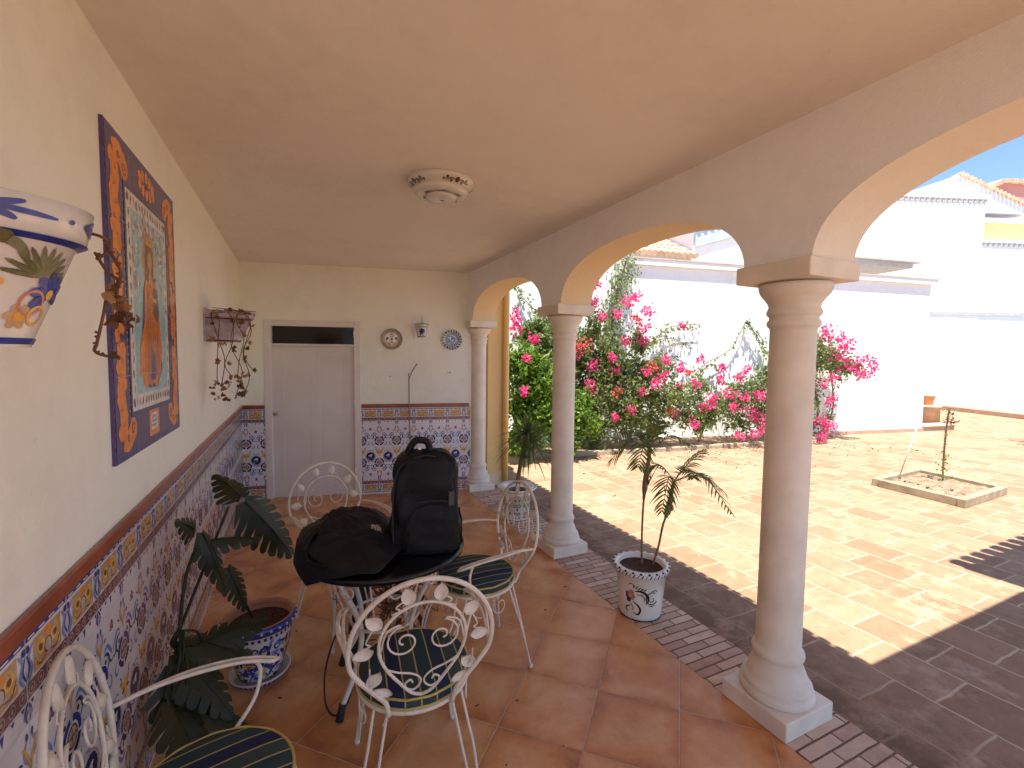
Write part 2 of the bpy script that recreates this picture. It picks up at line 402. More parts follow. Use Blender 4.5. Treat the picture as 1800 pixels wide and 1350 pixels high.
def column_art():
    a = Art()
    border(a, 1.022, -1); border(a, .012, 1)
    for yy, f in ((.775, 1), (.235, -1)):                       # small sprigs
        for k in range(5): a.petal(.1, yy, k*72+18, .019, .013, ('rose', 'blue', 'rose', 'brown', 'blue')[k], 1)
        a.stroke([(.1, yy), (.085, yy-.012*f), (.075, yy-.006*f)], .003, 'green', 1)
    for s in (-1, 1):
        ex = .1+s*.1
        for yc, f in ((.635, 1), (.375, -1)):
            # half medallions meet at the tile joint
            n = 10; 
            def arc(r0, r1, c, l, A0=90, A1=270):
                for i in range(n):
                    t0, t1 = radians(A0+(A1-A0)*i/n), radians(A0+(A1-A0)*(i+1)/n)
                    q = [(ex+s*r*cos(t), yc+r*sin(t)) for r, t in ((r0, t0), (r1, t0), (r1, t1), (r0, t1))]
                    a.poly(q if s > 0 else q[::-1], c, l)
            arc(.038, .056, 'blue', 1, 100, 190); arc(.038, .056, 'navy', 1, 200, 262); arc(.001, .026, 'tan', 1); arc(.026, .031, 'maroon', 2)
            a.rect(min(ex, ex-s*.026), yc-.0025, max(ex, ex-s*.026), yc+.0025, 'navy', 2)
            a.rect(min(ex, ex-s*.0025), yc-.026, max(ex, ex-s*.0025), yc+.026, 'navy', 2)
            a.disc(ex-s*.040, yc+.052*f, .008, 'maroon', 1, 8)
            a.stroke([(ex-s*.052, yc+.02*f), (ex-s*.07, yc+.045*f), (ex-s*.055, yc+.07*f), (ex-s*.03, yc+.075*f)], .012, 'blue', 1)
            a.stroke([(ex-s*.03, yc+.085*f), (ex-s*.055, yc+.095*f), (ex-s*.082, yc+.07*f), (ex-s*.095, yc+.05*f)], .014, 'lblue', 1)
            a.stroke([(ex-s*.060, yc+.05*f), (ex-s*.085, yc+.03*f), (ex-s*.097, yc+.035*f)], .008, 'green', 2)
            a.stroke([(ex-s*.07, yc-.005*f), (ex-s*.085, yc-.03*f), (ex-s*.07, yc-.05*f), (ex-s*.055, yc-.035*f)], .011, 'lblue', 1)
            a.stroke([(ex, yc+.10*f), (ex-s*.018, yc+.115*f), (ex-s*.022, yc+.14*f), (ex-s*.004, yc+.165*f)], .013, 'lilac', 1)
            a.stroke([(ex, yc+.08*f), (ex-s*.012, yc+.12*f), (ex-s*.030, yc+.15*f)], .009, 'ochre', 2)
            a.petal(ex-s*.012, yc+.155*f, 90, .02*f, .012, 'blue', 1)
            a.petal(ex-s*.03, yc+.115*f, 90+s*60*f, .022, .009, 'blue', 1)
        # fleur between the medallions
        a.petal(ex-s*.002, .455, 90, .08, .045, 'yellow', 1); a.petal(ex-s*.004, .50, 90+s*50, .05, .022, 'ochre', 2)
        a.petal(ex-s*.004, .50, 90+s*100, .03, .012, 'brown', 2)
        a.stroke([(ex-s*.05, .56), (ex-s*.035, .545), (ex-s*.045, .53)], .006, 'navy', 1)
        a.disc(ex-s*.022, .415, .006, 'rose', 2, 6)
        a.rect(min(ex, ex-s*.0012), 0, max(ex, ex-s*.0012), 1.025, 'grout', 4)
    # disc in the middle of the tile
    a.disc(.1, .45, .050, 'navy', 1, 20)
    a.petal(.074, .455, 20, .05, .018, 'white', 2); a.petal(.088, .435, 70, .035, .014, 'lblue', 2); a.petal(.11, .44, 100, .03, .012, 'white', 2)
    a.ring(.1, .45, .060, .006, 'tan', 1)
    a.stroke([(.05, .40), (.075, .385), (.1, .392), (.125, .385), (.15, .40)], .010, 'lblue', 1)
    a.stroke([(.06, .51), (.08, .525), (.1, .515), (.12, .525), (.14, .51)], .010, 'lilac', 1)
    for yy in (.2, .42, .62, .82): a.rect(0, yy+.008, .2, yy+.0092, 'grout', 4)
    return a
DADO = column_art()
def dado(name, u0, u1, start, fn, parent, n_off=0):
    """tile sheet between u0 and u1; fn(u, z, h) -> point"""
    mb = MB()
    mb.poly([fn(u0, 0, 0), fn(u1, 0, 0), fn(u1, 1.026, 0), fn(u0, 1.026, 0)], M_tileW)
    k0 = ffloor((u0-start)/.2); u = start+k0*.2
    while u < u1-.001:
        if u >= u0-.001 and u+.2 <= u1+.001: DADO.emit(mb, fn, dx=u)
        else:
            for pts, c, l in DADO.items:
                q = [(max(u0, min(u1, x+u)), y) for x, y in pts]
                if max(p[0] for p in q)-min(p[0] for p in q) > 1e-4:
                    n = len(mb.v); e_ = eps(); mb.v += [tuple(fn(x, y, l*.0004+e_)) for x, y in q]; mb.face(list(range(n, n+len(q))), P(c))
        u += .2
    return mb.build(name, parent)
sw = empty('side_wall', (XW, 2, 0), label='long cream wall on the left of the gallery with a painted tile dado', cat='wall')
mb = MB(); mb.box((-.25, -2.9, -.1), (0, 4.0, 3.0), M_wall); mb.build('plaster', sw)
dado('tile_dado', -.88, 5.86, -.07, lambda u, z, h: (XW+.006+h-XW, u-2, z), sw)
mb = MB(); mb.box((0, -2.88, 1.026), (.018, 3.85, 1.072), M_redrail); mb.build('rail', sw, bevel=.006)
# ---- back wall (slanted)
BP, BQ = Vector((-.555, 5.85, 0)), Vector((2.0, 5.28, 0)); BD = (BQ-BP).normalized(); BL = (BQ-BP).length
BN = Vector((BD.y, -BD.x, 0))                         # towards the camera
bang = math.atan2(BD.y, BD.x)
bw = empty('back_wall', BP, bang, label='cream end wall behind the table, pierced by the grey door', cat='wall')
# local frame of back wall: x along, -y towards camera
DX0, DX1 = .24, 1.268
mb = MB()
for (a, b, c, d) in ((-.3, DX0, -.1, 3.0), (DX1, BL+.02, -.1, 3.0), (DX0, DX1, 2.03, 3.0)): mb.box((a, 0, c), (b, .25, d), M_wall)
mb.build('plaster', bw)
dado('tile_dado', 0, DX0-.002, .04, lambda u, z, h: (u, -.006-h, z), bw)
dado('tile_dado', DX1+.002, BL-.07, DX1+.002, lambda u, z, h: (u, -.006-h, z), bw)
mb = MB(); mb.box((.02, -.018, 1.026), (DX0-.002, 0, 1.072), M_redrail); mb.box((DX1+.002, -.018, 1.026), (BL-.08, 0, 1.072), M_redrail); mb.build('rail', bw, bevel=.006)
door = MB()
door.box((DX0+.075, .03, .003), (DX1-.075, .07, 1.74), M_door)
x0, x1 = DX0+.075, DX1-.075; xm = (x0+x1)/2+.01
for (a, b) in ((x0, x0+.12), (xm-.05, xm+.05), (x1-.12, x1)): door.box((a, .0262, .03), (b, .03, 1.73), M_door)
for (a, b) in ((.03, .19), (.78, .92), (1.60, 1.73)):
    door.box((x0+.12, .0265, a), (xm-.05, .03, b), M_door); door.box((xm+.05, .0265, a), (x1-.12, .03, b), M_door)
dr = door.build('door', bw, bevel=.004)
mb = MB(); mb.lathe([(.0, 0), (.018, .0), (.022, .012), (.016, .03), (.0, .034)], M_brass, 16)
hd = mb.build('handle', dr); hd.matrix_local = Matrix.Translation((x0+.03, .02, .97)) @ Matrix.Rotation(radians(90), 4, 'X')
mb = MB()
mb.box((DX0, -.012, 0), (DX0+.075, .09, 2.03), M_doorf); mb.box((DX1-.075, -.012, 0), (DX1, .09, 2.03), M_doorf)
mb.box((DX0+.075, -.010, 1.96), (DX1-.075, .09, 2.03), M_doorf); mb.box((DX0+.075, -.010, 1.74), (DX1-.075, .09, 1.765), M_doorf)
mb.build('door_frame', bw, bevel=.006)
mb = MB(); mb.box((DX0+.075, .05, 1.765), (DX1-.075, .06, 1.96), M_dark); mb.build('transom_pane', bw)
mb = MB()
for zz in (1.85, 1.05, .25): mb.lathe([(.0, 0), (.008, 0), (.008, .07), (.0, .07)], M_doorf, 10, (DX1-.07, -.018, zz))
mb.build('hinges', bw)
# ---- ceiling
mb = MB(); mb.box((XW-.25, -1.1, ZC), (XA0, 6.3, ZC+.2), M_ceil)
tag(mb.build('ceiling'), 'plain plaster ceiling over the gallery', 'ceiling', kind='structure')
# ---- arcade wall with three arches
COLY = [5.30, 3.30, 1.345, -.62]
def arch_z(y, c, a, b=.375, n=2.35):
    t = min(1, abs(y-c)/a); return 2.045+b*(1-t**n)**(1/n)
mb = MB()
def arcade(mb):
    ys = []; top = 3.05
    def quad(y0, z0, y1, z1):
        mb.poly([(XA0, y0, z0), (XA0, y1, z1), (XA0, y1, top), (XA0, y0, top)], M_arch)
        mb.poly([(XA1, y0, z0), (XA1, y0, top), (XA1, y1, top), (XA1, y1, z1)], M_ochre)
        mb.poly([(XA0, y0, z0), (XA1, y0, z0), (XA1, y1, z1), (XA0, y1, z1)], M_soffit2 if y1 < 1.4 else M_soffit, True)
    prev = 5.47
    for i in range(3):
        ya, yb = COLY[i]-.155, COLY[i+1]+.155; c = (ya+yb)/2; a = (ya-yb)/2
        quad(ya, 2.07, prev, 2.07)
        # vertical reveals from abacus to springing handled by the curve itself
        n = 44; pts = [(c+a*cos(pi*k/n)) for k in range(n+1)]
        pts = [c+a*(1 if u > 0 else -1)*abs(u)**.6 if False else c+a*u for u in [cos(pi*k/n) for k in range(n+1)]]
        for k in range(n): quad(pts[k+1], arch_z(pts[k+1], c, a), pts[k], arch_z(pts[k], c, a))
        prev = yb
    quad(-1.1, 2.07, prev, 2.07)
    mb.poly([(XA0, -1.1, top), (XA0, 5.47, top), (XA1, 5.47, top), (XA1, -1.1, top)], M_wall)
arcade(mb)
tag(mb.build('arcade_wall'), 'white arcade wall whose rounded arches spring from the columns, with ochre undersides', 'arched wall')
def rail_box(mb): pass
CP = [(.0, .085), (.150, .085), (.157, .098), (.158, .112), (.150, .128), (.146, .130), (.149, .14), (.146, .152), (.136, .162), (.131, .164), (.127, .18), (.118, .205), (.108, .228), (.103, .24), (.1035, .262), (.104, .264),
      (.109, .272), (.111, .284), (.109, .297), (.104, .304), (.0975, .307), (.0955, .33), (.0945, .6), (.0945, 1.2), (.093, 1.775), (.094, 1.79), (.1, 1.795), (.106, 1.803), (.1075, 1.813), (.105, 1.823), (.098, 1.83), (.098, 1.843),
      (.104, 1.846), (.110, 1.856), (.110, 1.868), (.104, 1.878), (.102, 1.888), (.108, 1.905), (.118, 1.918), (.119, 1.923), (.127, 1.930), (.138, 1.945), (.145, 1.965), (.148, 1.985), (.0, 1.985)]
def column_mb():
    mb = MB(); mb.lathe(CP, M_stone, 56); return mb
labs = ['stone column farthest away, standing against the tiled end wall', 'middle stone column beside the potted spiky plant and the striped-seat chair',
        'nearest and largest stone column, standing at the right front edge of the floor', 'stone column just behind the viewpoint', 'stone column furthest behind the viewpoint']
c0 = None
for i, y in enumerate(COLY):
    if i == 0:
        r = empty('column', (2.04, y, 0), label=labs[0], cat='column', group='columns carrying the arcade')
        sh = column_mb().build('shaft', r)
        mb = MB(); mb.box((-.165, -.165, 0.0), (.165, .165, .086), M_stone); pl = mb.build('base', r, bevel=.006); pl.location.z = .001
        mb = MB(); mb.box((-.172, -.172, 0), (.172, .172, .078), M_stone); ab = mb.build('abacus', r, bevel=.006); ab.location.z = 1.992
        c0 = (r, sh, pl, ab)
    else:
        r2 = c0[0].copy(); COL.objects.link(r2); r2.location = (2.04, y, 0); r2['label'] = labs[i]
        for ch in c0[1:]:
            c = ch.copy(); COL.objects.link(c); c.parent = r2
# ---- roof of the gallery with the eave that shades the paving
mb = MB(); mb.box((XW-3, -1.2, 3.02), (2.33, 8.0, 3.10), M_rooft)
for k in range(92): mb.tube([(2.26, -1.2+k*.1, 3.11), (2.352, -1.2+k*.1, 3.085)], .045, M_rooft, 8)
tag(mb.build('gallery_roof'), 'clay tiled roof over the gallery', 'roof', kind='structure')
# ---- wing to the south (only its shadow is seen), narrowed to let light in
wg = empty('wing_shade_roof', (3, 0, 0), label='unseen tiled wing roof, made narrow to shade the near paving yet let light past', cat='building')
mb = MB(); mb.box((-.67, -.75, 3.0), (1.30, .56, 3.1), M_rooft); mb.box((1.31, -.75, 3.52), (9, .80, 3.6), M_rooft)
for k in range(42): mb.tube([(1.40+k*.18, .5, 3.63), (1.40+k*.18, .89, 3.58)], .075, M_rooft, 8)
mb.build('roof', wg)
for x in (1.32, 5, 8.7):
    mb = MB(); mb.box((x, -.35, -.03), (x+.2, -.15, 3.5), M_white); mb.build('pillar', wg)
# ---- ochre return wall + down pipe
mb = MB(); mb.box((2.192, 5.36, -.03), (2.46, 5.70, 3.0), M_ochre)
mb.box((2.192, 5.34, -.03), (2.46, 5.359, .16), M_soffit)
rw = tag(mb.build('ochre_wall'), 'narrow ochre wall beyond the farthest column', 'wall')
mb = MB(); mb.tube([(2.425, 5.315, 0), (2.425, 5.315, 3.0)], .036, M_pipe, 16)
for z in (.5, 1.6, 2.7): mb.lathe([(.036, 0), (.041, .003), (.041, .027), (.036, .03)], M_pipe, 20, (2.425, 5.315, z))
tag(mb.build('drain_pipe'), 'ochre drain pipe at the corner of the ochre wall', 'drain pipe')

# ================================================================== COURTYARD
W0_, W1_ = Vector((5.73, 7.03, 0)), Vector((13.4, 5.60, 0)); WD = (W1_-W0_).normalized(); WN = Vector((WD.y, -WD.x, 0)); wang = math.atan2(WD.y, WD.x)
def wp(s, off, z=0): p = W0_+WD*s+WN*off; return (p.x, p.y, z)
WL = (W1_-W0_).length
M_copet = plain('coping_tile', (.62, .50, .38), .85, .2, var=.15, scale=5, coords='pos')
M_skirt = plain('skirting_clay', (.50, .34, .25), .85, .2, var=.15, scale=6, coords='pos')
cw = empty('courtyard_wall', W0_, wang, label='long white boundary wall behind the flowering bushes', cat='wall')
mb = MB(); mb.box((0, 0, -.03), (WL, .3, 3.42), M_white); mb.box((-6, .001, -.03), (-.001, .3, 3.9), M_white); mb.box((WL-.3, .3, -.03), (WL-.001, 5, 3.42), M_white); mb.build('wall_face', cw)
mb = MB(); mb.box((-.03, -.07, 3.42), (WL+.12, .34, 3.53), M_white); mb.box((WL-.36, .341, 3.42), (WL+.12, 5, 3.53), M_white)
mb.box((-.04, -.085, 3.531), (WL+.14, .34, 3.555), M_copet)
mb.build('coping', cw)
mb = MB(); mb.box((-1, -.03, -.03), (WL+.02, 0, .07), M_skirt); mb.build('plinth', cw)
# kerb of flower bed
mb = MB(); 
kb = [wp(-2.2, .85), wp(0.5, .80), wp(3.2, .62), wp(4.6, .30)]
for a, b in zip(kb[:-1], kb[1:]):
    a, b = Vector(a), Vector(b); d = (b-a); ang = math.atan2(d.y, d.x)
    mb.box((0, -.05, -.03), (d.length+.003, .05, .055), M_concrete, Matrix.Translation(a) @ Matrix.Rotation(ang, 4, 'Z'))
tag(mb.build('flower_bed_kerb', bevel=.01), 'low pale kerb in front of the bougainvillea bed', 'kerb')
mb = MB(); mb.poly([wp(-3, .05, .04), wp(-2.2, .85, .04), wp(.5, .8, .04), wp(3.2, .62, .04), wp(4.6, .3, .04), wp(4.6, .03, .04)][::-1], M_earth)
tag(mb.build('flower_bed_soil'), 'dry soil in the bed under the bushes', 'soil', kind='structure')
# neighbour roofs seen over the wall
nb = empty('neighbour_house', (7.6, 9, 0), label='white neighbouring house with clay tiled lean-to roof above the boundary wall', cat='house')
mb = MB()
def slope_roof(mb, A, B, C_, D, rows, per, mat=M_rooft, r=.05):
    """wavy clay tiles; A-B eave, D-C ridge"""
    A, B, C_, D = map(Vector, (A, B, C_, D)); mb.poly([A, B, C_, D], mat)
    nrm = (B-A).cross(D-A).normalized()
    if nrm.z < 0: nrm = -nrm
    for k in range(per):
        t = (k+.5)/per
        for j in range(rows):
            s0, s1 = j/rows, (j+1.12)/rows
            p = (A.lerp(B, t)).lerp(D.lerp(C_, t), s0)+nrm*(r*.5); q = (A.lerp(B, t)).lerp(D.lerp(C_, t), min(1, s1))+nrm*(r*.25)
            mb.tube([p, q], [r*1.05, r*.85], mat, 6, cap=True)
o = Vector((7.6, 9, 0))
def rel(p): return Vector(p)-o
slope_roof(mb, rel(wp(-.6, -.45, 3.75)), rel(wp(1.85, -.45, 3.75)), rel(wp(1.85, -4.2, 5.6)), rel(wp(-.6, -4.2, 5.6)), 12, 18, r=.065)
mb.build('roof', nb)
mb = MB()
a, b = Vector(rel(wp(1.9, -.7))), Vector(rel(wp(7.6, -.7))); ang = wang
Mx = Matrix.Translation(a) @ Matrix.Rotation(ang, 4, 'Z')
L = (b-a).length
def prof(pts, y0, y1, mat):
    q0 = [Mx @ Vector((x, y0, z)) for x, z in pts]; q1 = [Mx @ Vector((x, y1, z)) for x, z in pts]
    mb.poly(q0, mat); mb.poly(q1[::-1], mat)
    for i in range(len(pts)): j = (i+1) % len(pts); mb.poly([q0[j], q0[i], q1[i], q1[j]], mat)
prof([(0, 3.0), (3.7, 3.0), (3.7, 5.7), (3.2, 5.7), (0, 4.55)], .0, 3, M_white)
mb.build('wall', nb)
mb = MB(); M_panel = plain('blue_grey_sheet', (.50, .58, .70), .35, .5)
prof([(.02, 4.02), (1.32, 4.42), (1.34, 4.66), (.02, 4.28)], -.06, -.01, M_panel); mb.build('awning', nb)
mb = MB(); prof([(-.1, 4.54), (3.3, 5.74), (3.3, 5.84), (-.1, 4.64)], -.14, 3.1, M_rooft)
for k in range(20):
    p = Vector((.05+k*.165, 0, 4.63+k*.165*.353)); mb.tube([Mx @ (p+Vector((0, -.16, 0))), Mx @ (p+Vector((0, .3, .02)))], .05, M_rooft, 8)
mb.build('verge', nb)
mb = MB(); an = Vector(wp(3.27, -.5)); an.z = 0
mb.tube([an+Vector((0, 0, 3.4)), an+Vector((.02, 0, 4.75))], .014, M_metal, 8); mb.tube([an+Vector((-.14, 0, 3.78)), an+Vector((.0, 0, 3.78))], .012, M_metal, 8); mb.tube([an+Vector((-.14, 0, 4.38)), an+Vector((.02, 0, 4.38))], .012, M_metal, 8)
tag(mb.build('aerial_pole'), 'thin grey pole with two short crossbars above the boundary wall', 'pole')
M_canopy = plain('canopy_grey', (.48, .47, .45), .8, coords='pos')
pg = empty('patio_canopy', wp(6.9, -2.0), wang, label='flat white canopy showing above the right end of the boundary wall', cat='canopy')
mb = MB(); mb.box((-.6, 0, 4.30), (3.2, 2.2, 4.44), M_canopy); mb.box((-.6, -.1, 4.441), (3.4, 2.3, 4.49), M_canopy); mb.build('slab', pg)
mb = MB(); mb.box((1.0, 1.5, 3.0), (1.15, 1.65, 4.3), M_white); mb.build('post', pg)
# far building
FA = Vector((20.9, 8.28, 0)); FD = Vector((.93, -.36, 0)).normalized(); fang = math.atan2(FD.y, FD.x)
fb = empty('far_house', FA, fang, label='large white house across the courtyard with a small toothed cornice and cream blind', cat='house')
mb = MB(); mb.box((-9, 0, -.03), (1.25, 6, 7.35), M_white); mb.box((1.251, .02, -.03), (9, 6, 5.9), M_white)
mb.box((1.252, .9, 5.9), (9, 6, 7.3), M_white); mb.build('wall', fb)
M_shw = plaster('whitewash_far', (.83, .83, .83), 9)
mb = MB(); mb.box((-9, -.05, 7.351), (1.38, .2, 7.50), M_shw)
for k in range(40): mb.box((1.28-k*.2-.1, -.03, 7.21), (1.28-k*.2, -.002, 7.35), M_canopy)
mb.build('cornice', fb)
mb = MB(); mb.box((1.18, -.04, 5.87), (9, .015, 5.97), M_shw)
for k in range(38): mb.box((1.25+k*.2, -.02, 5.75), (1.33+k*.2, .018, 5.869), M_canopy)
mb.build('sill_cornice', fb)
mb = MB(); mb.box((-.62, -.03, 3.30), (9, -.001, 3.42), M_canopy); mb.build('moulding', fb)
mb = MB(); mb.box((1.46, .60, 6.0), (6, .66, 6.78), plain('cream_blind', (.78, .68, .36), .6, var=.04)); mb.build('blind', fb)
mb = MB(); mb.box((1.28, .4, 5.98), (1.45, .7, 6.75), M_dark); mb.box((1.28, .35, 6.75), (6, .75, 6.86), M_shw); mb.build('blind_frame', fb)
mb = MB()
prof2 = [(-1.7, 7.5), (.30, 8.2), (.34, 8.2), (3.0, 7.2), (3.0, 6.95), (-1.7, 6.95)]
q0 = [Vector((x, .93, z)) for x, z in prof2]; q1 = [Vector((x, 1.3, z)) for x, z in prof2]
SF = lambda p, y: Vector((p[0]*(1+y/26.)+y*.62, y, 1.65+(p[1]-1.65)*(1+y/23.)))
q0 = [SF(p, .3) for p in prof2]; q1 = [q+Vector((.3, .35, 0)) for q in q0]
mb.poly(q0, M_shw); mb.poly(q1[::-1], M_shw)
for i in range(len(prof2)): j = (i+1) % len(prof2); mb.poly([q0[j], q0[i], q1[i], q1[j]], M_shw)
mb.build('gable', fb)
mb = MB(); A_, B_ = SF((.36, 8.2), .3), SF((3.0, 7.2), .3)
for k in range(17):
    p = A_.lerp(B_, k/16.)+Vector((0, -.08, .03)); mb.tube([p, p+Vector((.1, .5, .0))], .075, M_rooft, 8)
A_ += Vector((.15, .4, 0)); B_ += Vector((.15, .4, 0)); slope_roof(mb, B_, B_+Vector((2.2, .9, .2)), A_+Vector((1.5, .9, .12)), A_, 10, 14, r=.07)
mb.build('roof', fb)
ph = empty('pink_house', FA, fang, label='pink house with tiled roof edge at the far right behind the white house', cat='house')
mb = MB(); M_pink = plaster('pink_render', (.62, .30, .26), 9)
pr = [(1.70, 5.8), (1.70, 7.72), (2.7, 8.16), (6, 8.3), (6, 5.8)]
q0 = [SF(p, 1.9) for p in pr]; q1 = [q+Vector((0, 4, 0)) for q in q0]
mb.poly(q0, M_pink); mb.poly(q1[::-1], M_pink)
for i in range(len(pr)): j = (i+1) % len(pr); mb.poly([q0[j], q0[i], q1[i], q1[j]], M_pink)
mb.build('wall', ph)
mb = MB()
for k in range(26):
    p = SF((1.62+k*.13, 7.76+k*.13*.44), 1.9) if k < 9 else SF((1.62+k*.13, 8.24), 1.9); p += Vector((0, -.15, 0)); mb.tube([p, p+Vector((0, .8, .05))], .09, M_rooft, 8)
mb.build('roof_edge', ph)
# low step and terrace edge far right
mb = MB()
a, b = Vector((20.6, 8.9, 0)), Vector((17.4, 1.5, 0)); d = b-a; Mt = Matrix.Translation(a) @ Matrix.Rotation(math.atan2(d.y, d.x), 4, 'Z')
mb.box((0, 0, -.03), (d.length, .35, .12), M_skirt, Mt); mb.box((0, -.02, .121), (d.length, .40, .22), M_white, Mt)
tag(mb.build('terrace_edge'), 'low white topped step with terracotta face in front of the far house', 'step')
mb = MB(); mb.box((0, .41, -.02), (d.length, 8, .08), plain('terrace_shade_paint', (.22, .27, .32), .5), Mt)  # blue grey colour stands in for the shade behind the step
tag(mb.build('terrace_shade_sheet'), 'terrace sheet coloured blue grey for the shade behind the low white step', 'terrace', kind='structure')
mb = MB(); a = Vector((13.42, 5.62, 0)); Mt = Matrix.Translation(a) @ Matrix.Rotation(wang, 4, 'Z'); mb.box((0, -.02, -.03), (1.05, .28, .10), M_skirt, Mt); mb.box((0, -.05, .101), (1.05, .28, .125), M_soffit, Mt)
tag(mb.build('low_step'), 'low terracotta step continuing from the boundary wall corner', 'step')
mb = MB(); mb.lathe([(0, 0), (.25, 0), (.25, .50), (.28, .505), (.28, .54), (0, .55)], [M_skirt]*2+[M_soffit]*3, 28)
for f in mb.sm: pass
tag(mb.build('brick_pedestal', loc=(14.62, 6.02, -.01)), 'round terracotta pedestal by the end of the boundary wall', 'pedestal')
mb = MB(); mb.lathe([(0, 0), (.10, 0), (.14, .20), (.16, .205), (.16, .24), (.14, .24), (.13, .21), (0, .205)], M_tclay, 24)
tag(mb.build('flower_pot', loc=(14.62, 6.02, .54)), 'small terracotta flower pot on the round pedestal', 'flower pot')

# ------------------------------------------------------------------ foliage
G1 = leafmat('bougainvillea_leaf', (.10, .155, .04), (.28, .35, .12), .5, .4)
G2 = leafmat('bright_leaf', (.09, .19, .02), (.22, .36, .05), .45, .4)
G3 = leafmat('palm_leaf', (.07, .115, .02), (.20, .25, .06), .6, .4)
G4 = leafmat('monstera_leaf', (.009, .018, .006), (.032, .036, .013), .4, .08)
GY = leafmat('yucca_leaf', (.06, .11, .025), (.18, .24, .07), .6, .3)
PK = leafmat('pink_bract', (.76, .04, .21), (.88, .14, .38), .6, .45)
PK2 = leafmat('coral_bract', (.72, .08, .07), (.85, .20, .17), .6, .4)
OR = leafmat('orange_flower', (.8, .22, .03), (.9, .4, .06), .6, .3)
M_bark = plain('bark', (.22, .15, .10), .9, .2, var=.3, scale=20, bmp=.6, bscale=50)
rnd = random.Random(11)
def rv(s=1): return Vector((rnd.gauss(0, s), rnd.gauss(0, s), rnd.gauss(0, s)))
def leaf(mb, p, d, size, mat, wr=.55):
    """folded pointed leaf of four triangles"""
    d = d.normalized(); s = d.cross(rv()).normalized(); n = d.cross(s)
    w_ = size*wr*.5; m_ = p+d*size*.45; a = len(mb.v)
    mb.v += [tuple(p), tuple(m_+s*w_+n*w_*.35), tuple(p+d*size), tuple(m_-s*w_+n*w_*.35)]
    mb.face([a, a+1, a+2], mat); mb.face([a, a+2, a+3], mat)
def flower(mb, p, r, mat, n=16):
    for _ in range(n):
        q = p+rv(r*.40); d = (q-p+rv(r*.3)); leaf(mb, q, d if d.length > 0 else Vector((0, 0, 1)), .052, mat, 1.0)
def bush(name, blobs, leafm, label, cat, group=None, leaves=2600, size=.07, fl=(), flm=PK, stems=(), twigs=True, dens=1.0):
    r0 = empty(name, (blobs[0][0], blobs[0][1], 0), label=label, cat=cat, group=group); o0 = Vector((blobs[0][0], blobs[0][1], 0))
    mb = MB(); tot = sum(b[3]**2 for b in blobs)
    tw = MB()
    for (x, y, z, r) in blobs:
        c = Vector((x, y, z))-o0; k = int(leaves*r*r/tot)
        nb_ = max(6, k//26)
        for _ in range(nb_):
            dr = rv().normalized(); dr.y *= .75
            rr = r*(.35+.72*rnd.random()**.6); tip = c+dr*rr
            if tip.z < .05: tip.z = .05+rnd.random()*.2
            st = tip-dr*r*.4+Vector((0, 0, -.05))
            if twigs: tw.tube([st, (st+tip)/2+rv(.015), tip+dr*.05], [.005, .004, .002], M_bark, 4, cap=False)
            for q in range(26):
                t = rnd.random(); p = st.lerp(tip+dr*.08, t)+rv(.045*(r/.4+.4))
                dd = rv().normalized()+Vector((0, -.25, .35)); leaf(mb, p, dd, size*(.6+.7*rnd.random()), leafm, .6)
    mb.build('foliage', r0)
    if twigs: tw.build('branches', r0)
    if stems:
        sm = MB()
        for s_ in stems:
            sm.tube(smooth_path([Vector(p)-o0 for p in s_[0]], 5), s_[1], M_bark, 8)
        sm.build('trunk', r0)
    for fi, (fs, fm) in enumerate(((fl, flm),)):
        if fs:
            fb_ = MB()
            for (x, y, z, r) in fs: flower(fb_, Vector((x, y, z))-o0, r, fm if rnd.random() < .87 else PK2, int(24+r*230))
            fb_.build('flowers', r0)
    return r0
def px2w(px, py, off):
    """boundary-wall helper: layout survey point -> place at 'off' metres in front of the wall"""
    d = R @ Vector((px-W0/2, H0/2-py, -FPX)); p0 = W0_+WN*off
    t = (p0-Vector((0, 0, 0))).dot(WN)/d.dot(WN)
    p = Vector((0, 0, 1.65))+d*t; return p
def BL(lst, off): return [(*px2w(x, y, off+rnd.uniform(-.15, .15)), r/FPX*px2w(x, y, off).length*.92) for x, y, r in lst]
# bougainvillea, left (largest)
b1 = BL([(1020,610,34),(1062,640,48),(1050,575,24),(1045,700,55),(1110,672,50),(1100,735,42),(1040,755,34),(1150,650,32),(1128,600,24),(1170,695,40),(1140,745,30),(1030,545,16),(1000,650,40),(985,590,25)], .62)
f1 = BL([(1046,497,9),(1045,530,9),(1104,527,11),(1118,522,8),(1138,548,13),(1133,575,11),(1024,608,15),(1016,620,13),(1058,556,7),(1085,552,9),(1132,598,10),(1042,642,12),(1080,655,10),(1075,628,9),(1147,643,12),(1152,673,11),(1137,655,7),(1110,720,7),(1130,688,6),(1100,600,7),(1036,675,8),(965,678,8),(1168,660,8),(1172,633,9),(1015,740,5),(1080,733,5),(1040,688,7),(1085,688,8),(1118,562,7),(1200,573,5)], .95)
bush('bougainvillea', b1, G1, 'tallest bougainvillea with pink flowers, rising behind the middle column', 'bougainvillea', 'bougainvilleas along the boundary wall', 12500, .075, f1,
     stems=[([wp(-.9, .45, 0), wp(-.8, .5, .5), wp(-.9, .5, 1.2), wp(-.7, .4, 2.0)], .03), ([wp(-.2, .4, 0), wp(0, .5, .6), wp(.1, .45, 1.3)], .025)])
b2 = BL([(1200,722,34),(1232,680,26),(1250,725,32),(1285,705,30),(1320,690,34),(1345,665,24),(1300,742,24),(1345,730,32),(1375,690,40),(1225,745,22)], .55)
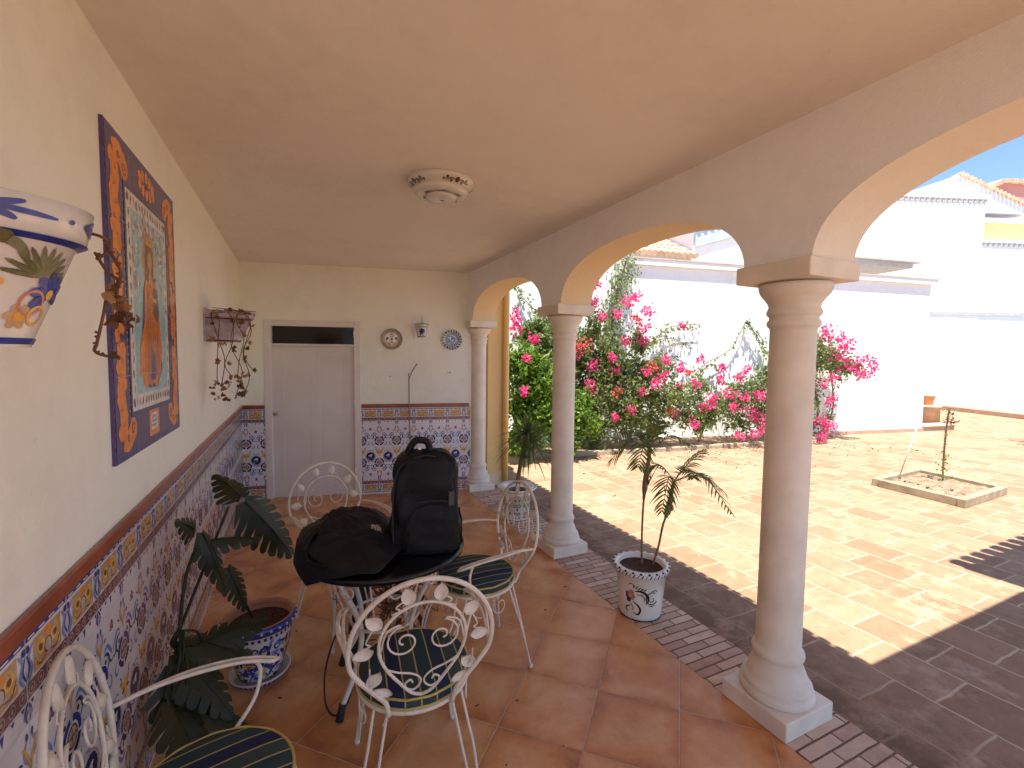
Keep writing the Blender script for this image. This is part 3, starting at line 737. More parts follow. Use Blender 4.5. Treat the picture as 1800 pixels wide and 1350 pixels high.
f2 = BL([(1220,744,12),(1248,711,9),(1290,715,8),(1322,725,12),(1335,735,13),(1345,752,10),(1328,764,9),(1298,766,8),(1336,695,9),(1283,692,10),(1300,664,7),(1312,650,6),(1365,652,5),(1270,645,5),(1233,632,7),(1180,720,7),(1186,728,5),(1193,680,7),(1222,675,8),(1195,645,7),(1210,655,5),(1235,718,8),(1255,700,8),(1268,668,7),(1350,700,9),(1358,745,8),(1310,700,7)], .85)
bush('bougainvillea', b2, G1, 'low sprawling bougainvillea with pink flowers, left of the nearest column', 'bougainvillea', 'bougainvilleas along the boundary wall', 6800, .07, f2,
     stems=[([wp(1.4, .35, 0), wp(1.5, .4, .5), wp(1.3, .4, 1.1)], .025)])
b3 = BL([(1400,640,36),(1430,615,30),(1455,622,26),(1475,640,24),(1495,645,17),(1420,700,22),(1440,740,18),(1395,730,30)], .45)
f3 = BL([(1455,580,9),(1452,592,9),(1478,595,9),(1485,605,13),(1492,612,9),(1473,625,12),(1490,642,10),(1510,632,8),(1528,632,8),(1535,645,8),(1525,658,9),(1514,660,7),(1505,650,7),(1466,662,8),(1447,675,7),(1458,705,9),(1456,750,11),(1443,770,10),(1445,738,8)], .75)
bush('bougainvillea', b3, G1, 'bougainvillea spilling out to the right of the nearest column', 'bougainvillea', 'bougainvilleas along the boundary wall', 5000, .07, f3,
     stems=[([wp(4.2, .25, 0), wp(4.3, .35, .6), wp(4.1, .35, 1.4), wp(4.6, .35, 1.8)], .022), ([wp(4.6, .25, .02), wp(4.75, .3, .7), wp(4.6, .3, 1.5)], .015)])
b4 = [(*px2w(x, y, 1.15), r/FPX*7.0) for x, y, r in [(925,640,30),(945,665,40),(915,700,32),(960,715,36),(1010,712,30),(1030,745,22),(930,750,30),(990,762,30),(905,770,22),(900,640,25)]]
gb = bush('green_shrub', b4, G2, 'bright lime green leafy shrub between the ochre wall and the middle column', 'shrub', None, 9000, .085,
     fl=[(*px2w(x, y, 1.7), r/FPX*6.4) for x, y, r in [(905,555,9),(908,578,11),(938,595,8),(925,630,6),(920,688,6)]], stems=[([px2w(940, 800, 1.1)*1, px2w(942, 740, 1.1), px2w(938, 680, 1.1)], .02)])
b5 = [(*px2w(x, y, .35), r/FPX*7.4) for x, y, r in [(925,590,22),(955,570,20),(960,600,25),(930,790,25),(1000,640,30)]]
bush('dark_shrub', b5, G1, 'dark green shrub filling the corner behind the lime green one', 'shrub', None, 4200, .075)
# climbing strands on the wall
def strand(pts, label, dens=60, spread=.05, size=.07, name='climbing_vine', mat=G1, r=.007):
    P_ = smooth_path([px2w(x, y, .10) for x, y in pts], 8); o0 = P_[0].copy(); o0.z = 0
    r0 = empty(name, o0, label=label, cat='vine', group='vine strands on the boundary wall')
    m1 = MB(); m1.tube([p-o0 for p in P_], r, M_bark, 5); m1.build('stem', r0)
    m2 = MB()
    for i in range(len(P_)-1):
        L_ = (P_[i+1]-P_[i]).length
        for _ in range(max(1, int(L_*dens))):
            p = P_[i].lerp(P_[i+1], rnd.random())+rv(spread)*1-o0
            leaf(m2, p, Vector((rnd.gauss(0, .6), -.2, rnd.gauss(-.5, .4))), size*(.7+.6*rnd.random()), mat)
    m2.build('foliage', r0)
strand([(904,497),(925,530),(950,552),(978,575)], 'leafy vine strand on the white wall seen through the farthest arch', 110, .06)
strand([(1103,452),(1092,490),(1080,535),(1072,600),(1060,640)], 'thick curtain of vine hanging at the left end of the wall coping', 900, .13, .06, r=.02)
strand([(1105,640),(1140,606),(1180,575),(1232,570)], 'flowering vine arm reaching right above the bushes', 90, .05)
strand([(1110,612),(1150,600),(1180,595),(1212,608)], 'short vine arm beneath the flowering one', 80, .05)
strand([(1200,680),(1240,640),(1285,612),(1312,562)], 'thin bare looking vine rising to the peak on the wall', 26, .02, .08)
strand([(1312,562),(1330,590),(1350,625),(1378,665)], 'leafy vine falling from the peak towards the nearest column', 130, .05)
strand([(1232,655),(1252,640),(1275,672),(1300,690)], 'small drooping vine loop over the low bougainvillea', 60, .03)
strand([(1440,640),(1468,662),(1462,700),(1452,755)], 'ragged vine hanging beside the wall right of the nearest column', 90, .06)
# yucca in pot
def pot_lathe(mb, prof, mat, n=48): mb.lathe(prof, mat, n)
yp = empty('plant_pot', (2.03, 4.15, .001), label='white pot with dark scroll painting beside the middle column', cat='plant pot', group='painted pots')
def cone_fn(rz, c=(0, 0)):
    """maps (angle*Rref, z) art onto a surface of revolution; rz(z) = radius"""
    def fn(u, v, h):
        r = rz(v)+h+.0006; a = u; return (c[0]+r*cos(a), c[1]+r*sin(a), v)
    return fn
def emit_round(art, mb, rz, a0, sc, h=.0004, c=(0, 0)):
    for pts, col, l in art.items:
        n = len(mb.v); e_ = eps()
        for x, y in pts:
            r = rz(y)+l*h+.0008+e_; a = a0+x/sc; mb.v.append((c[0]+r*cos(a), c[1]+r*sin(a), y))
        mb.face(list(range(n, n+len(pts))), P(col))
mb = MB(); mb.lathe([(0, 0), (.125, 0), (.13, .01), (.145, .25), (.15, .25), (.155, .265), (.15, .28), (.135, .28), (.13, .25), (0, .25)], [M_glaze2]*8+[M_soil], 44)
a = Art()
for k in range(9):
    x = k*.1
    for s in (-1, 1):
        a.spiral(x+s*.022, .16, .022, 1.4, .006, 'black', 1, 90, s); a.spiral(x+s*.02, .075, .02, 1.3, .006, 'black', 1, -90, -s)
        a.petal(x+s*.01, .20, 90-s*35, .03, .011, 'black', 1); a.petal(x+s*.01, .03, 90-s*60, .03, .011, 'black', 1)
    a.petal(x, .10, 90, .04, .012, 'black', 1)
emit_round(a, mb, lambda z: .13+z*.06, 0, .14)
mb.build('pot_body', yp)
mb = MB(); mb.lathe([(.12, .27), (.185, .30), (.205, .325), (.20, .33), (.17, .315), (.10, .29)], M_glaze2, 36); mb.build('collar', yp)
yu = empty('yucca_plant', (2.03, 4.15, .25), label='spiky long leaved plant growing in the white scroll pot', cat='potted plant')
mb = MB(); mb.tube(smooth_path([(0, 0, 0), (.0, -.04, .22), (-.01, -.14, .45), (-.02, -.27, .66)], 5), [.022]*16, M_bark, 8); mb.build('trunk', yu)
mb = MB()
for k in range(130):
    el = rnd.uniform(-35, 85); az = rnd.uniform(0, 360); L_ = rnd.uniform(.30, .46)
    d = Vector((cos(radians(az))*cos(radians(el)), sin(radians(az))*cos(radians(el)), sin(radians(el))))
    c = Vector((-.02, -.27, .64+rnd.uniform(-.08, .05))); s = d.cross(Vector((0, 0, 1))).normalized(); n0 = len(mb.v)
    for i in range(6):
        t = i/5; p = c+d*L_*t+Vector((0, 0, -.16*t*t*L_/.4)); w_ = .011*(1-t)**.6*(1 if i else .6)
        mb.v += [tuple(p-s*w_), tuple(p+s*w_)]
    for i in range(5): mb.face([n0+2*i, n0+2*i+1, n0+2*i+3, n0+2*i+2], GY, True)
mb.build('leaves', yu)

# ---- square bed with young tree
bed = empty('planter_bed', (7.5, 2.95, -.012), label='square concrete edged bed of soil in the open courtyard', cat='planting bed')
bc = [Vector((-.62, .44, 0)), Vector((-.66, -.52, 0)), Vector((.58, -.48, 0)), Vector((.70, .53, 0))]
bc = [Vector((6.93, 3.40, 0)), Vector((6.84, 2.41, 0)), Vector((8.07, 2.46, 0)), Vector((8.22, 3.47, 0))]
bc = [p-Vector((7.5, 2.95, 0)) for p in bc]
mb = MB()
for i in range(4):
    p, q = bc[i], bc[(i+1) % 4]; d = q-p; Mt = Matrix.Translation(p) @ Matrix.Rotation(math.atan2(d.y, d.x), 4, 'Z')
    mb.box((.0 if i % 2 else .081, 0, 0), (d.length if i % 2 else d.length-.081, .08, .10 if i % 2 else .0985), M_concrete, Mt)
mb.build('kerb', bed, bevel=.008)
mb = MB(); n0 = 0
g = 26; P00, P10, P11, P01 = bc[0], bc[1], bc[2], bc[3]
for i in range(g+1):
    for j in range(g+1):
        u, v = .03+.94*i/g, .03+.94*j/g; p = (P00*(1-u)+P10*u)*(1-v)+(P01*(1-u)+P11*u)*v
        mb.v.append((p.x, p.y, .045+rnd.gauss(0, .008)+.03*math.exp(-((p.x-.2)**2+(p.y)**2)*9)))
for i in range(g):
    for j in range(g): a_ = i*(g+1)+j; mb.face([a_, a_+1, a_+g+2, a_+g+1], M_earth, True)
mb.build('soil', bed)
st = MB()
for k in range(38): 
    c = Vector((rnd.uniform(-.45, .5), rnd.uniform(-.35, .35), .055)); r_ = rnd.uniform(.008, .026)
    st.lathe([(0, -r_*.4), (r_, 0), (r_*.7, r_*.6), (0, r_*.7)], M_concrete if k % 3 else M_tclay, 6, c, sy=.8, smooth=False)
so_ = st.build('stones_and_clods'); so_.location = (7.5, 2.95, 0); tag(so_, 'small stones and clods lying on the bed soil', 'stones', kind='stuff')
tr = empty('young_tree', (7.73, 2.97, .03), label='thin young tree with few leaves growing in the square bed', cat='tree')
mb = MB(); tp = smooth_path([(0, 0, 0), (.01, .01, .3), (-.01, .0, .6), (.02, 0, .85), (.05, 0, 1.02)], 6)
mb.tube(tp, .011, M_bark, 6)
for k in range(46):
    t = rnd.random(); p = tp[int(t*(len(tp)-1))]; d = Vector((rnd.gauss(0, 1), rnd.gauss(0, 1), .4)).normalized(); mb.tube([p, p+d*rnd.uniform(.03, .09)], .0025, M_bark, 4)
mb.tube([(.04, 0, .95), (.11, 0, .93), (.17, 0, .84)], .004, M_bark, 5); mb.tube([(.02, 0, .85), (.1, 0, .82), (.16, -.02, .74)], .004, M_bark, 5)
mb.build('trunk', tr)
mb = MB()
for k in range(60): t = rnd.random()*.35; p = Vector((rnd.gauss(.03, .03), rnd.gauss(0, .03), .05+t)); leaf(mb, p, rv()+Vector((0, 0, .4)), .04, G2)
for k in range(34):
    p = Vector((.1, 0, .86))+Vector((rnd.gauss(0, .05), rnd.gauss(0, .03), rnd.gauss(0, .06))); leaf(mb, p, rv()+Vector((0, 0, -.6)), .05, M_dryd)
for k in range(40): t = rnd.random(); p = tp[int(t*(len(tp)-1))]; leaf(mb, p+rv(.015), rv(), .03, G1)
mb.build('leaves', tr)
mb = MB(); mb.tube([(7.36, 3.30, .02), (7.44, 3.16, .78)], .009, plain('pale_stick', (.70, .60, .55), .6), 8)
tag(mb.build('stake'), 'thin pale stake leaning in the square bed', 'stake')
# second bed at the right edge with a small tree whose shadow falls into view
bed2 = empty('planter_bed', (13.4, 2.9, -.012), label='second concrete edged bed cut off by the right border', cat='planting bed')
mb = MB(); mb.box((-1.0, .5, 0), (.6, .6, .1), M_concrete); mb.box((-1.0, -.6, 0), (.6, -.5, .1), M_concrete); mb.box((-1.1, -.6, 0), (-1.001, .6, .101), M_concrete); mb.box((.601, -.6, 0), (.7, .6, .101), M_concrete)
mb.build('kerb', bed2, bevel=.008); mb = MB(); mb.poly([(-1, -.5, .04), (.6, -.5, .04), (.6, .5, .04), (-1, .5, .04)], M_earth); mb.build('soil', bed2)
bush('small_tree', [(13.9, 3.15, 2.1, .7), (13.3, 3.0, 2.3, .5), (14.4, 3.3, 2.2, .5)], G1, 'leafy small tree just outside the right border', 'tree', None, 2500, .1, stems=[([(13.6, 3.0, .03), (13.7, 3.05, 1.0), (13.9, 3.1, 2.0)], .04)])
# fallen petals/leaves on the courtyard by the bushes and the gallery floor
mb = MB()
for k in range(420):
    s_ = rnd.uniform(-2.2, 5.2); of = .7+abs(rnd.gauss(0, .7)); p = Vector(wp(s_, of, -.008))
    leaf(mb, p, Vector((rnd.gauss(0, 1), rnd.gauss(0, 1), .12)), rnd.uniform(.02, .05), rnd.choice([M_dryd, M_dryl, M_dryd, PK]))
tag(mb.build('fallen_leaves'), 'scattered dry leaves and petals below the bushes', 'fallen leaves', kind='stuff')
mb = MB()
for k in range(46):
    p = Vector((rnd.uniform(-.2, 1.8), rnd.uniform(.9, 4.4), .002)); leaf(mb, p, Vector((rnd.gauss(0, 1), rnd.gauss(0, 1), .08)), rnd.uniform(.008, .03), M_dryd)
tag(mb.build('floor_debris'), 'tiny dry leaf scraps on the gallery floor', 'leaf litter', kind='stuff')
exec_late = []
# ================================================================== GALLERY OBJECTS
# ---- ceiling lamp
cl = empty('ceiling_lamp', (.775, 2.63, ZC), label='round tiered ceramic lamp fixed to the ceiling', cat='ceiling lamp')
mb = MB(); mb.lathe([(.0, -.0), (.192, -.0), (.196, -.006), (.188, -.022), (.160, -.046), (.150, -.048), (.0, -.04)], M_glaze, 56)
def under(art, mb, r0, z0, r1, z1, h=.0006):
    for pts, c, l in art.items:
        n = len(mb.v); e_ = eps()
        for x, y in pts[::-1]:
            r = sqrt(x*x+y*y); t = (r-r0)/(r1-r0); mb.v.append((x, y, z0+(z1-z0)*t-l*h-.0006-e_))
        mb.face(list(range(n, n+len(pts))), P(c))
a = Art()
for q in range(4):
    t = radians(90*q-90+14)
    cx, cy = .174*cos(t), .174*sin(t)
    a.disc(cx, cy, .014, 'maroon', 2, 8)
    for s in (-1, 1):
        t2 = t+s*.20; t3 = t+s*.34
        a.stroke([(.172*cos(t), .172*sin(t)), (.178*cos(t2), .178*sin(t2)), (.168*cos(t3), .168*sin(t3)), (.176*cos(t+s*.45), .176*sin(t+s*.45))], .006, 'olive', 2)
        a.disc(.166*cos(t2), .166*sin(t2), .009, 'olive', 2, 7); a.disc(.180*cos(t3), .180*sin(t3), .008, 'green', 2, 7); a.disc(.17*cos(t+s*.46), .17*sin(t+s*.46), .006, 'maroon', 2, 7)
under(a, mb, .188, -.022, .160, -.046)
mb.build('canopy', cl)
mb = MB(); mb.lathe([(.150, -.040), (.158, -.052), (.156, -.066), (.145, -.078), (.128, -.084), (.120, -.083), (.09, -.078), (.0, -.078)], M_glaze, 56)
a = Art()
for q in range(6):
    t = radians(60*q+20); a.disc(.104*cos(t), .104*sin(t), .011, 'brown', 2, 8); a.petal(.1*cos(t), .1*sin(t), 60*q+110, .03, .012, 'olive', 1)
under(a, mb, .09, -.0785, .12, -.0835)
mb.build('middle_ring', cl)
mb = MB(); mb.lathe([(.0, -.078), (.088, -.080), (.092, -.088), (.086, -.097), (.06, -.102), (.0, -.103)], M_glaze, 48)
a = Art(); a.poly([(-.014, -.006), (.016, -.008), (.006, .012)], 'maroon', 1); under(a, mb, 0, -.103, .06, -.102)
mb.build('centre_disc', cl)

# ---- tile mural
mu = empty('tile_mural', (XW, 2.375, 1.835), label='large ceramic tile mural of a robed woman in an indigo and orange frame', cat='tile mural')
YH, ZH = .46, .565
mb = MB(); mb.box((0, -YH, -ZH), (.011, YH, ZH), P('purple'))
def mfn(u, v, h): return (.0112+h, u, v)
a = Art()
ih, iz = .275, .405
a.rect(-YH+.008, -ZH+.008, YH-.008, ZH-.008, 'purple', 1)
for k in range(34):
    v = -ZH+.02+k*(2*ZH-.04)/33
    for s in (-1, 1): a.disc(s*(YH-.014), v, .010, 'blue', 2, 8); a.disc(s*(ih+.028), v*.78, .006, 'lilac', 2, 6)
for k in range(28):
    u = -YH+.02+k*(2*YH-.04)/27
    for s in (-1, 1): a.disc(u, s*(ZH-.014), .010, 'blue', 2, 8)
def scroll(a, x, y, sx, sy, L):
    """vertical acanthus strip from a corner"""
    a.stroke([(x, y), (x+sx*.008, y-sy*L*.25), (x-sx*.010, y-sy*L*.5), (x+sx*.008, y-sy*L*.75), (x, y-sy*L)], .078, 'orange', 3, 5, False)
    for k in range(7):
        t = k/6.; yy = y-sy*L*t
        a.petal(x, yy, 90+sy*(50 if k % 2 else -50)*sx, .066, .042, 'orange', 3); a.petal(x, yy, -90+sy*(60 if k % 2 else -60)*sx, .055, .035, 'orange', 3)
        a.spiral(x+sx*(.012 if k % 2 else -.010), yy, .012, 1.0, .0035, 'brown', 4, k*50, 1 if k % 2 else -1)
for sx in (-1, 1):
    for sy in (-1, 1):
        x, y = sx*(YH-.080), sy*(ZH-.070)
        scroll(a, x, y, -sx, sy, .34)
        a.stroke([(x, y), (x-sx*.05, y+sy*.01), (x-sx*.09, y-sy*.02), (x-sx*.12, y-sy*.005)], .07, 'orange', 3, 5, False)
        a.disc(x-sx*.105, y-sy*.03, .042, 'orange', 3, 14); a.spiral(x-sx*.105, y-sy*.03, .026, 1.3, .007, 'maroon', 5, 0, sx*sy); a.spiral(x-sx*.05, y, .016, 1.2, .006, 'maroon', 5, 0, sx*sy)
        for k in range(4): a.petal(x-sx*k*.03, y, 90*sy+sx*(25*k-20), .035, .022, 'orange', 3)
    scroll(a, sx*(YH-.080), .10, -sx, 1, .22)
for k in range(-2, 3): a.petal(k*.030, ZH-.075, 90-k*32, .056, .040, 'orange', 3); a.petal(k*.030, ZH-.08, -90+k*32, .056, .040, 'orange', 3)
a.disc(0, ZH-.078, .016, 'maroon', 4, 10)
# name plate below
a.rect(-.065, -ZH+.045, .065, -ZH+.145, 'orange', 3)
for k in range(10):
    for s in (-1, 1): a.disc(-.065+k*.0145, -ZH+.095+s*.05, .010, 'orange', 3, 7)
for k in range(7):
    for s in (-1, 1): a.disc(s*.065, -ZH+.05+k*.015, .010, 'orange', 3, 7)
a.rect(-.048, -ZH+.060, .048, -ZH+.130, 'white', 4)
for row, n_ in ((.112, 5), (.094, 6), (.076, 5)):
    for k in range(n_): a.stroke([(-.034+k*.013, -ZH+row-.005), (-.031+k*.013, -ZH+row+.006), (-.027+k*.013, -ZH+row-.004)], .003, 'navy', 5)
# mouldings round the picture
for (x0, y0, x1, y1) in ((-ih-.018, -iz-.018, ih+.018, -iz), (-ih-.018, iz, ih+.018, iz+.018), (-ih-.018, -iz, -ih, iz), (ih, -iz, ih+.018, iz)): a.rect(x0, y0, x1, y1, 'navy', 5)
a.rect(-ih, -iz, ih, iz, 'white', 3)
a.rect(-ih+.055, -iz+.06, ih-.05, iz-.06, 'sky', 4)
r5 = random.Random(3)
cl_ = ['brown', 'navy', 'olive', 'lblue', 'ochre', 'maroon', 'grey']
def around(n):
    for k in range(n):
        t = (k+.5)/n
        for s in (-1, 1):
            yield (s*(ih-.028), -iz+2*iz*t); yield (-ih+2*ih*t, s*(iz-.03))
for x, y in around(15):
    c = r5.choice(cl_); a.petal(x, y-.016, 90+r5.uniform(-14, 14), .034, .013, c, 5); a.spiral(x+r5.uniform(-.01, .01), y+r5.uniform(-.02, .02), .012, 1, .0035, r5.choice(['lblue', 'grey', 'tan']), 5, r5.uniform(0, 360))
for k in range(70):
    s = r5.choice((-1, 1)); x = s*(.20-abs(r5.gauss(0, .035))); y = r5.uniform(.02, .33); a.petal(x, y, r5.uniform(0, 360), .03, .016, r5.choice(['tan', 'grey', 'white', 'lilac']), 5)
for k in range(60): a.petal(r5.gauss(0, .09), .29+r5.gauss(0, .03), r5.uniform(0, 360), .035, .02, r5.choice(['tan', 'grey', 'white', 'rose', 'lilac']), 5)
# figure
a.disc(-.01, .185, .085, 'tan', 5, 20); 
for k in range(16): a.petal(-.01, .185, k*22.5, .11, .014, 'ochre', 5)
a.poly([(-.10, .06), (-.13, -.12), (-.155, -.27), (-.06, -.33), (.07, -.33), (.15, -.25), (.13, -.08), (.10, .04), (.05, .13), (-.05, .13)], 'blue', 6)
a.poly([(-.075, .08), (-.085, -.05), (-.16, -.16), (-.175, -.26), (-.10, -.335), (-.03, -.30), (.05, -.335), (.10, -.29), (.155, -.19), (.12, -.02), (.085, .07), (.03, .15), (-.04, .15)], 'orange', 7)
a.poly([(-.05, -.12), (-.08, -.30), (-.02, -.33), (.02, -.22), (.04, -.12)], 'rose', 8)
a.poly([(.05, -.12), (.045, -.25), (.075, -.32), (.105, -.26), (.09, -.12)], 'rose', 8)
a.poly([(-.01, -.16), (-.03, -.30), (.035, -.30), (.03, -.2)], 'blue', 9)
for k in range(13):
    x = -.07+k*.0135; a.stroke([(x*.6, .09), (x*.9, -.04), (x*1.3, -.16), (x*1.6, -.27)], .006, 'ochre' if k % 2 else 'rose', 9)
a.poly([(-.055, .12), (-.062, .20), (-.045, .25), (.0, .268), (.04, .25), (.055, .20), (.048, .12), (.0, .08)], 'brown', 8)
a.disc(-.005, .185, .030, 'skin', 10, 16, .042)
a.poly([(-.02, .145), (.012, .145), (.03, .09), (-.03, .09)], 'skin', 9)
for s in (-1, 1): a.disc(-.005+s*.011, .192, .0045, 'brown', 11, 7); a.stroke([(-.005+s*.006, .204), (-.005+s*.013, .207), (-.005+s*.019, .202)], .0025, 'brown', 11)
a.stroke([(-.004, .19), (-.001, .175), (-.006, .172)], .0025, 'rose', 11); a.stroke([(-.013, .160), (-.005, .157), (.004, .160)], .004, 'maroon', 11)
for k in range(7): a.petal(-.005+(k-3)*.013, .252-abs(k-3)*.004, 90-(k-3)*11, .045, .011, 'yellow', 10)
a.poly([(-.05, .245), (.04, .245), (.036, .262), (-.046, .262)], 'ochre', 11)
# child on the arm
a.disc(.072, .10, .018, 'skin', 11, 12, .022); a.poly([(.045, .085), (.10, .085), (.12, -.02), (.09, -.06), (.04, -.03)], 'maroon', 10); a.disc(.072, .118, .017, 'brown', 10, 10, .012)
a.stroke([(.10, .05), (.06, .03), (.0, .045), (-.05, .02)], .018, 'skin', 11)
for k in (-1, 0, 1): a.rect(-YH+.01, k*.27-.0008, YH-.01, k*.27+.0008, 'grout', 12)
for k in (-.23, 0, .23): a.rect(k-.0006, -ZH+.01, k+.0006, ZH-.01, 'grout', 12)
a.emit(mb, mfn, h=.00035)
mb.build('tile_panel', mu, bevel=0)

# ---- half round wall planters
M_lilac = plain('lilac_glaze', (.40, .33, .36), .25, .5, .3, var=.3, scale=18)
def planter_mb(deco, Wd=.145, D=.235, H=.215, rim=.055, bs=.60):
    M_glaze = M_lilac if deco == 2 else globals()['M_glaze']
    mb = MB(); n = 30
    def ring(w_, d, z): return [(d*sin(pi*j/n), w_*cos(pi*j/n), z) for j in range(n+1)]
    prof = [(bs, 0), (bs, .004), (.905, H-rim), (.955, H-rim+.004), (1.0, H), (.965, H+.001), (.90, H-.03), (.85, H-.05)]
    b0 = len(mb.v)
    for s, z in prof: mb.v += ring(Wd*(.72+.28*s if False else s), D*s, z)
    k = n+1
    for i in range(len(prof)-1):
        for j in range(n): p = b0+i*k+j; mb.face([p, p+1, p+1+k, p+k], M_glaze, True)
    mb.poly(ring(Wd*bs, D*bs, 0), M_glaze); mb.poly(ring(Wd*.85, D*.85, H-.045)[::-1], M_soil)
    mb.box((-.012, -Wd, 0), (0, Wd, H+.012), M_glaze)
    def fn(u, v, h, extra=.001):           # u = 0..1 across the round side
        z = v; s = bs+(z-.004)/(H-rim-.004)*(.905-bs) if z < H-rim else .957+(z-(H-rim+.004))/(rim-.004)*.043
        t = pi*u; return (D*s*sin(t)+(h+extra)*sin(t), Wd*s*cos(t)+(h+extra)*cos(t), z)
    return mb, fn, H, rim
def band(mb, fn, z0, z1, c, n=30, h=.0006):
    for j in range(n):
        mb.poly([fn(j/n, z0, h), fn((j+1)/n, z0, h), fn((j+1)/n, z1, h), fn(j/n, z1, h)][::-1], P(c))
pl1 = empty('wall_planter', (XW+.012, .965, 1.655), label='big white glazed wall planter with blue and olive painting, cut off by the left border', cat='wall planter', group='glazed wall planters')
mb, fn, H, rim = planter_mb(1, .15, .25, .215, .055, .67)
band(mb, fn, .0045, .014, 'blue'); band(mb, fn, H-rim-.004, H-rim+.003, 'blue')
class Sc: pass
def put(art, mb, fn, u0, v0, su=1/.42):
    for pts, c, l in art.items:
        n = len(mb.v); e_ = eps(); mb.v += [tuple(fn(u0-x*su, v0+y, l*.0005+e_)) for x, y in pts]; mb.face(list(range(n, n+len(pts))), P(c))
a = Art()                                               # rim strokes
for k in range(5):
    x = -.22+k*.105
    for dy, L_ in ((.008, .035), (-.008, .03)): a.stroke([(x, 0), (x+.02, dy*.9), (x+L_, dy*1.7)], .009, 'blue', 1)
    a.stroke([(x+.012, .001), (x+.035, 0), (x+.065, -.002)], .008, 'blue', 1); a.disc(x+.082, 0, .004, 'blue', 1, 8)
put(a, mb, fn, .5, H-rim*.45)
a = Art()
a.stroke([(-.085, -.005), (-.075, .014), (-.04, .022), (-.01, .014), (.006, -.008)], .016, 'olive', 1)
for k in range(10): a.petal(.03, -.030, 172-k*17, .052-.0008*k, .008, 'olive', 1)
for k in range(7): a.petal(.055, -.052, 215-k*38, .036, .018, 'blue', 2)
a.disc(.055, -.052, .008, 'yellow', 3, 10)
for k in range(6): a.petal(.018, -.088, k*60, .02, .013, 'tan', 1); 
a.disc(.018, -.088, .008, 'ochre', 2, 8); a.ring(.030, -.067, .02, .004, 'rose', 2); a.ring(.045, -.085, .016, .004, 'ochre', 2)
a.disc(-.028, -.042, .006, 'ochre', 1, 8); a.disc(-.016, -.041, .006, 'ochre', 1, 8)
put(a, mb, fn, .655, .133)
mb.build('planter_body', pl1)
def dried_vine(name, strands, label, leaves, o0, lm, r=.0028):
    r0 = empty(name, o0, label=label, cat='dried plant'); O = Vector(o0)
    m1 = MB(); m2 = MB()
    for s_ in strands:
        q = smooth_path([Vector(p) for p in s_], 5); m1.tube([p-O for p in q], r, M_twig, 5)
        for i in range(1, len(q)):
            if rnd.random() < .5: m1.tube([q[i]-O, q[i]-O+rv().normalized()*.007], r*.7, M_twig, 4)
    m1.build('stems', r0)
    for (p, s, m) in leaves:
        p = Vector(p)-O
        for k in range(3):
            c = p+rv(s*.3); d = Vector((rnd.gauss(0, 1), rnd.gauss(0, 1), rnd.gauss(-.4, .6))).normalized(); sd = d.cross(rv()).normalized(); nn = d.cross(sd); n0 = len(m2.v); K = 7
            for i in range(K+1):
                t = i/K; ww = s*.55*sin(pi*min(1, t*.9+.08)); q = c+d*s*1.1*(t-.3)+nn*s*.25*sin(t*3+k)
                m2.v += [tuple(q-sd*ww+nn*s*.18*sin(t*9)), tuple(q), tuple(q+sd*ww+nn*s*.15*cos(t*8))]
            for i in range(K):
                for j in (0, 1): m2.face([n0+3*i+j, n0+3*i+j+1, n0+3*i+j+4, n0+3*i+j+3], m, True)
    m2.build('leaves', r0)
dried_vine('dried_vine', [[(-.42, .98, 1.86), (-.31, 1.05, 1.853), (-.308, 1.085, 1.835), (-.32, 1.07, 1.815)], [(-.32, 1.065, 1.825), (-.32, 1.12, 1.80), (-.305, 1.125, 1.785), (-.32, 1.12, 1.762), (-.325, 1.11, 1.72), (-.335, 1.105, 1.665), (-.34, 1.11, 1.65), (-.33, 1.13, 1.642), (-.315, 1.15, 1.64)],
    [(-.31, 1.08, 1.845), (-.298, 1.105, 1.81), (-.30, 1.115, 1.785), (-.31, 1.13, 1.765), (-.31, 1.14, 1.73)], [(-.44, 1.03, 1.893), (-.40, 1.08, 1.890), (-.385, 1.09, 1.905)]],
    'dried vine with curled brown leaves hanging from the big left planter', [((-.313, 1.12, 1.77), .022, M_dryl), ((-.31, 1.14, 1.745), .026, M_dryl), ((-.305, 1.15, 1.728), .026, M_dryd), ((-.29, 1.155, 1.722), .018, M_dryd), ((-.315, 1.135, 1.71), .022, M_dryd), ((-.32, 1.14, 1.641), .011, M_dryd)], (-.40, .98, 1.85), None)
pl2 = pl1.copy(); COL.objects.link(pl2); pl2.location = (XW+.012, 3.80, 1.725); pl2['label'] = 'smaller looking lilac white wall planter beyond the mural, overgrown with dead vine'
mb, fn, H, rim = planter_mb(2, .15, .285, .215, .055, .66); band(mb, fn, .0045, .016, 'maroon'); band(mb, fn, H-rim-.004, H-rim+.004, 'maroon')
a = Art()
for k in range(6): a.petal(-.2+k*.08, 0, 20, .05, .012, 'maroon', 1)
put(a, mb, fn, .5, H-rim*.5); mb.build('planter_body', pl2)
vs = []; vl = []
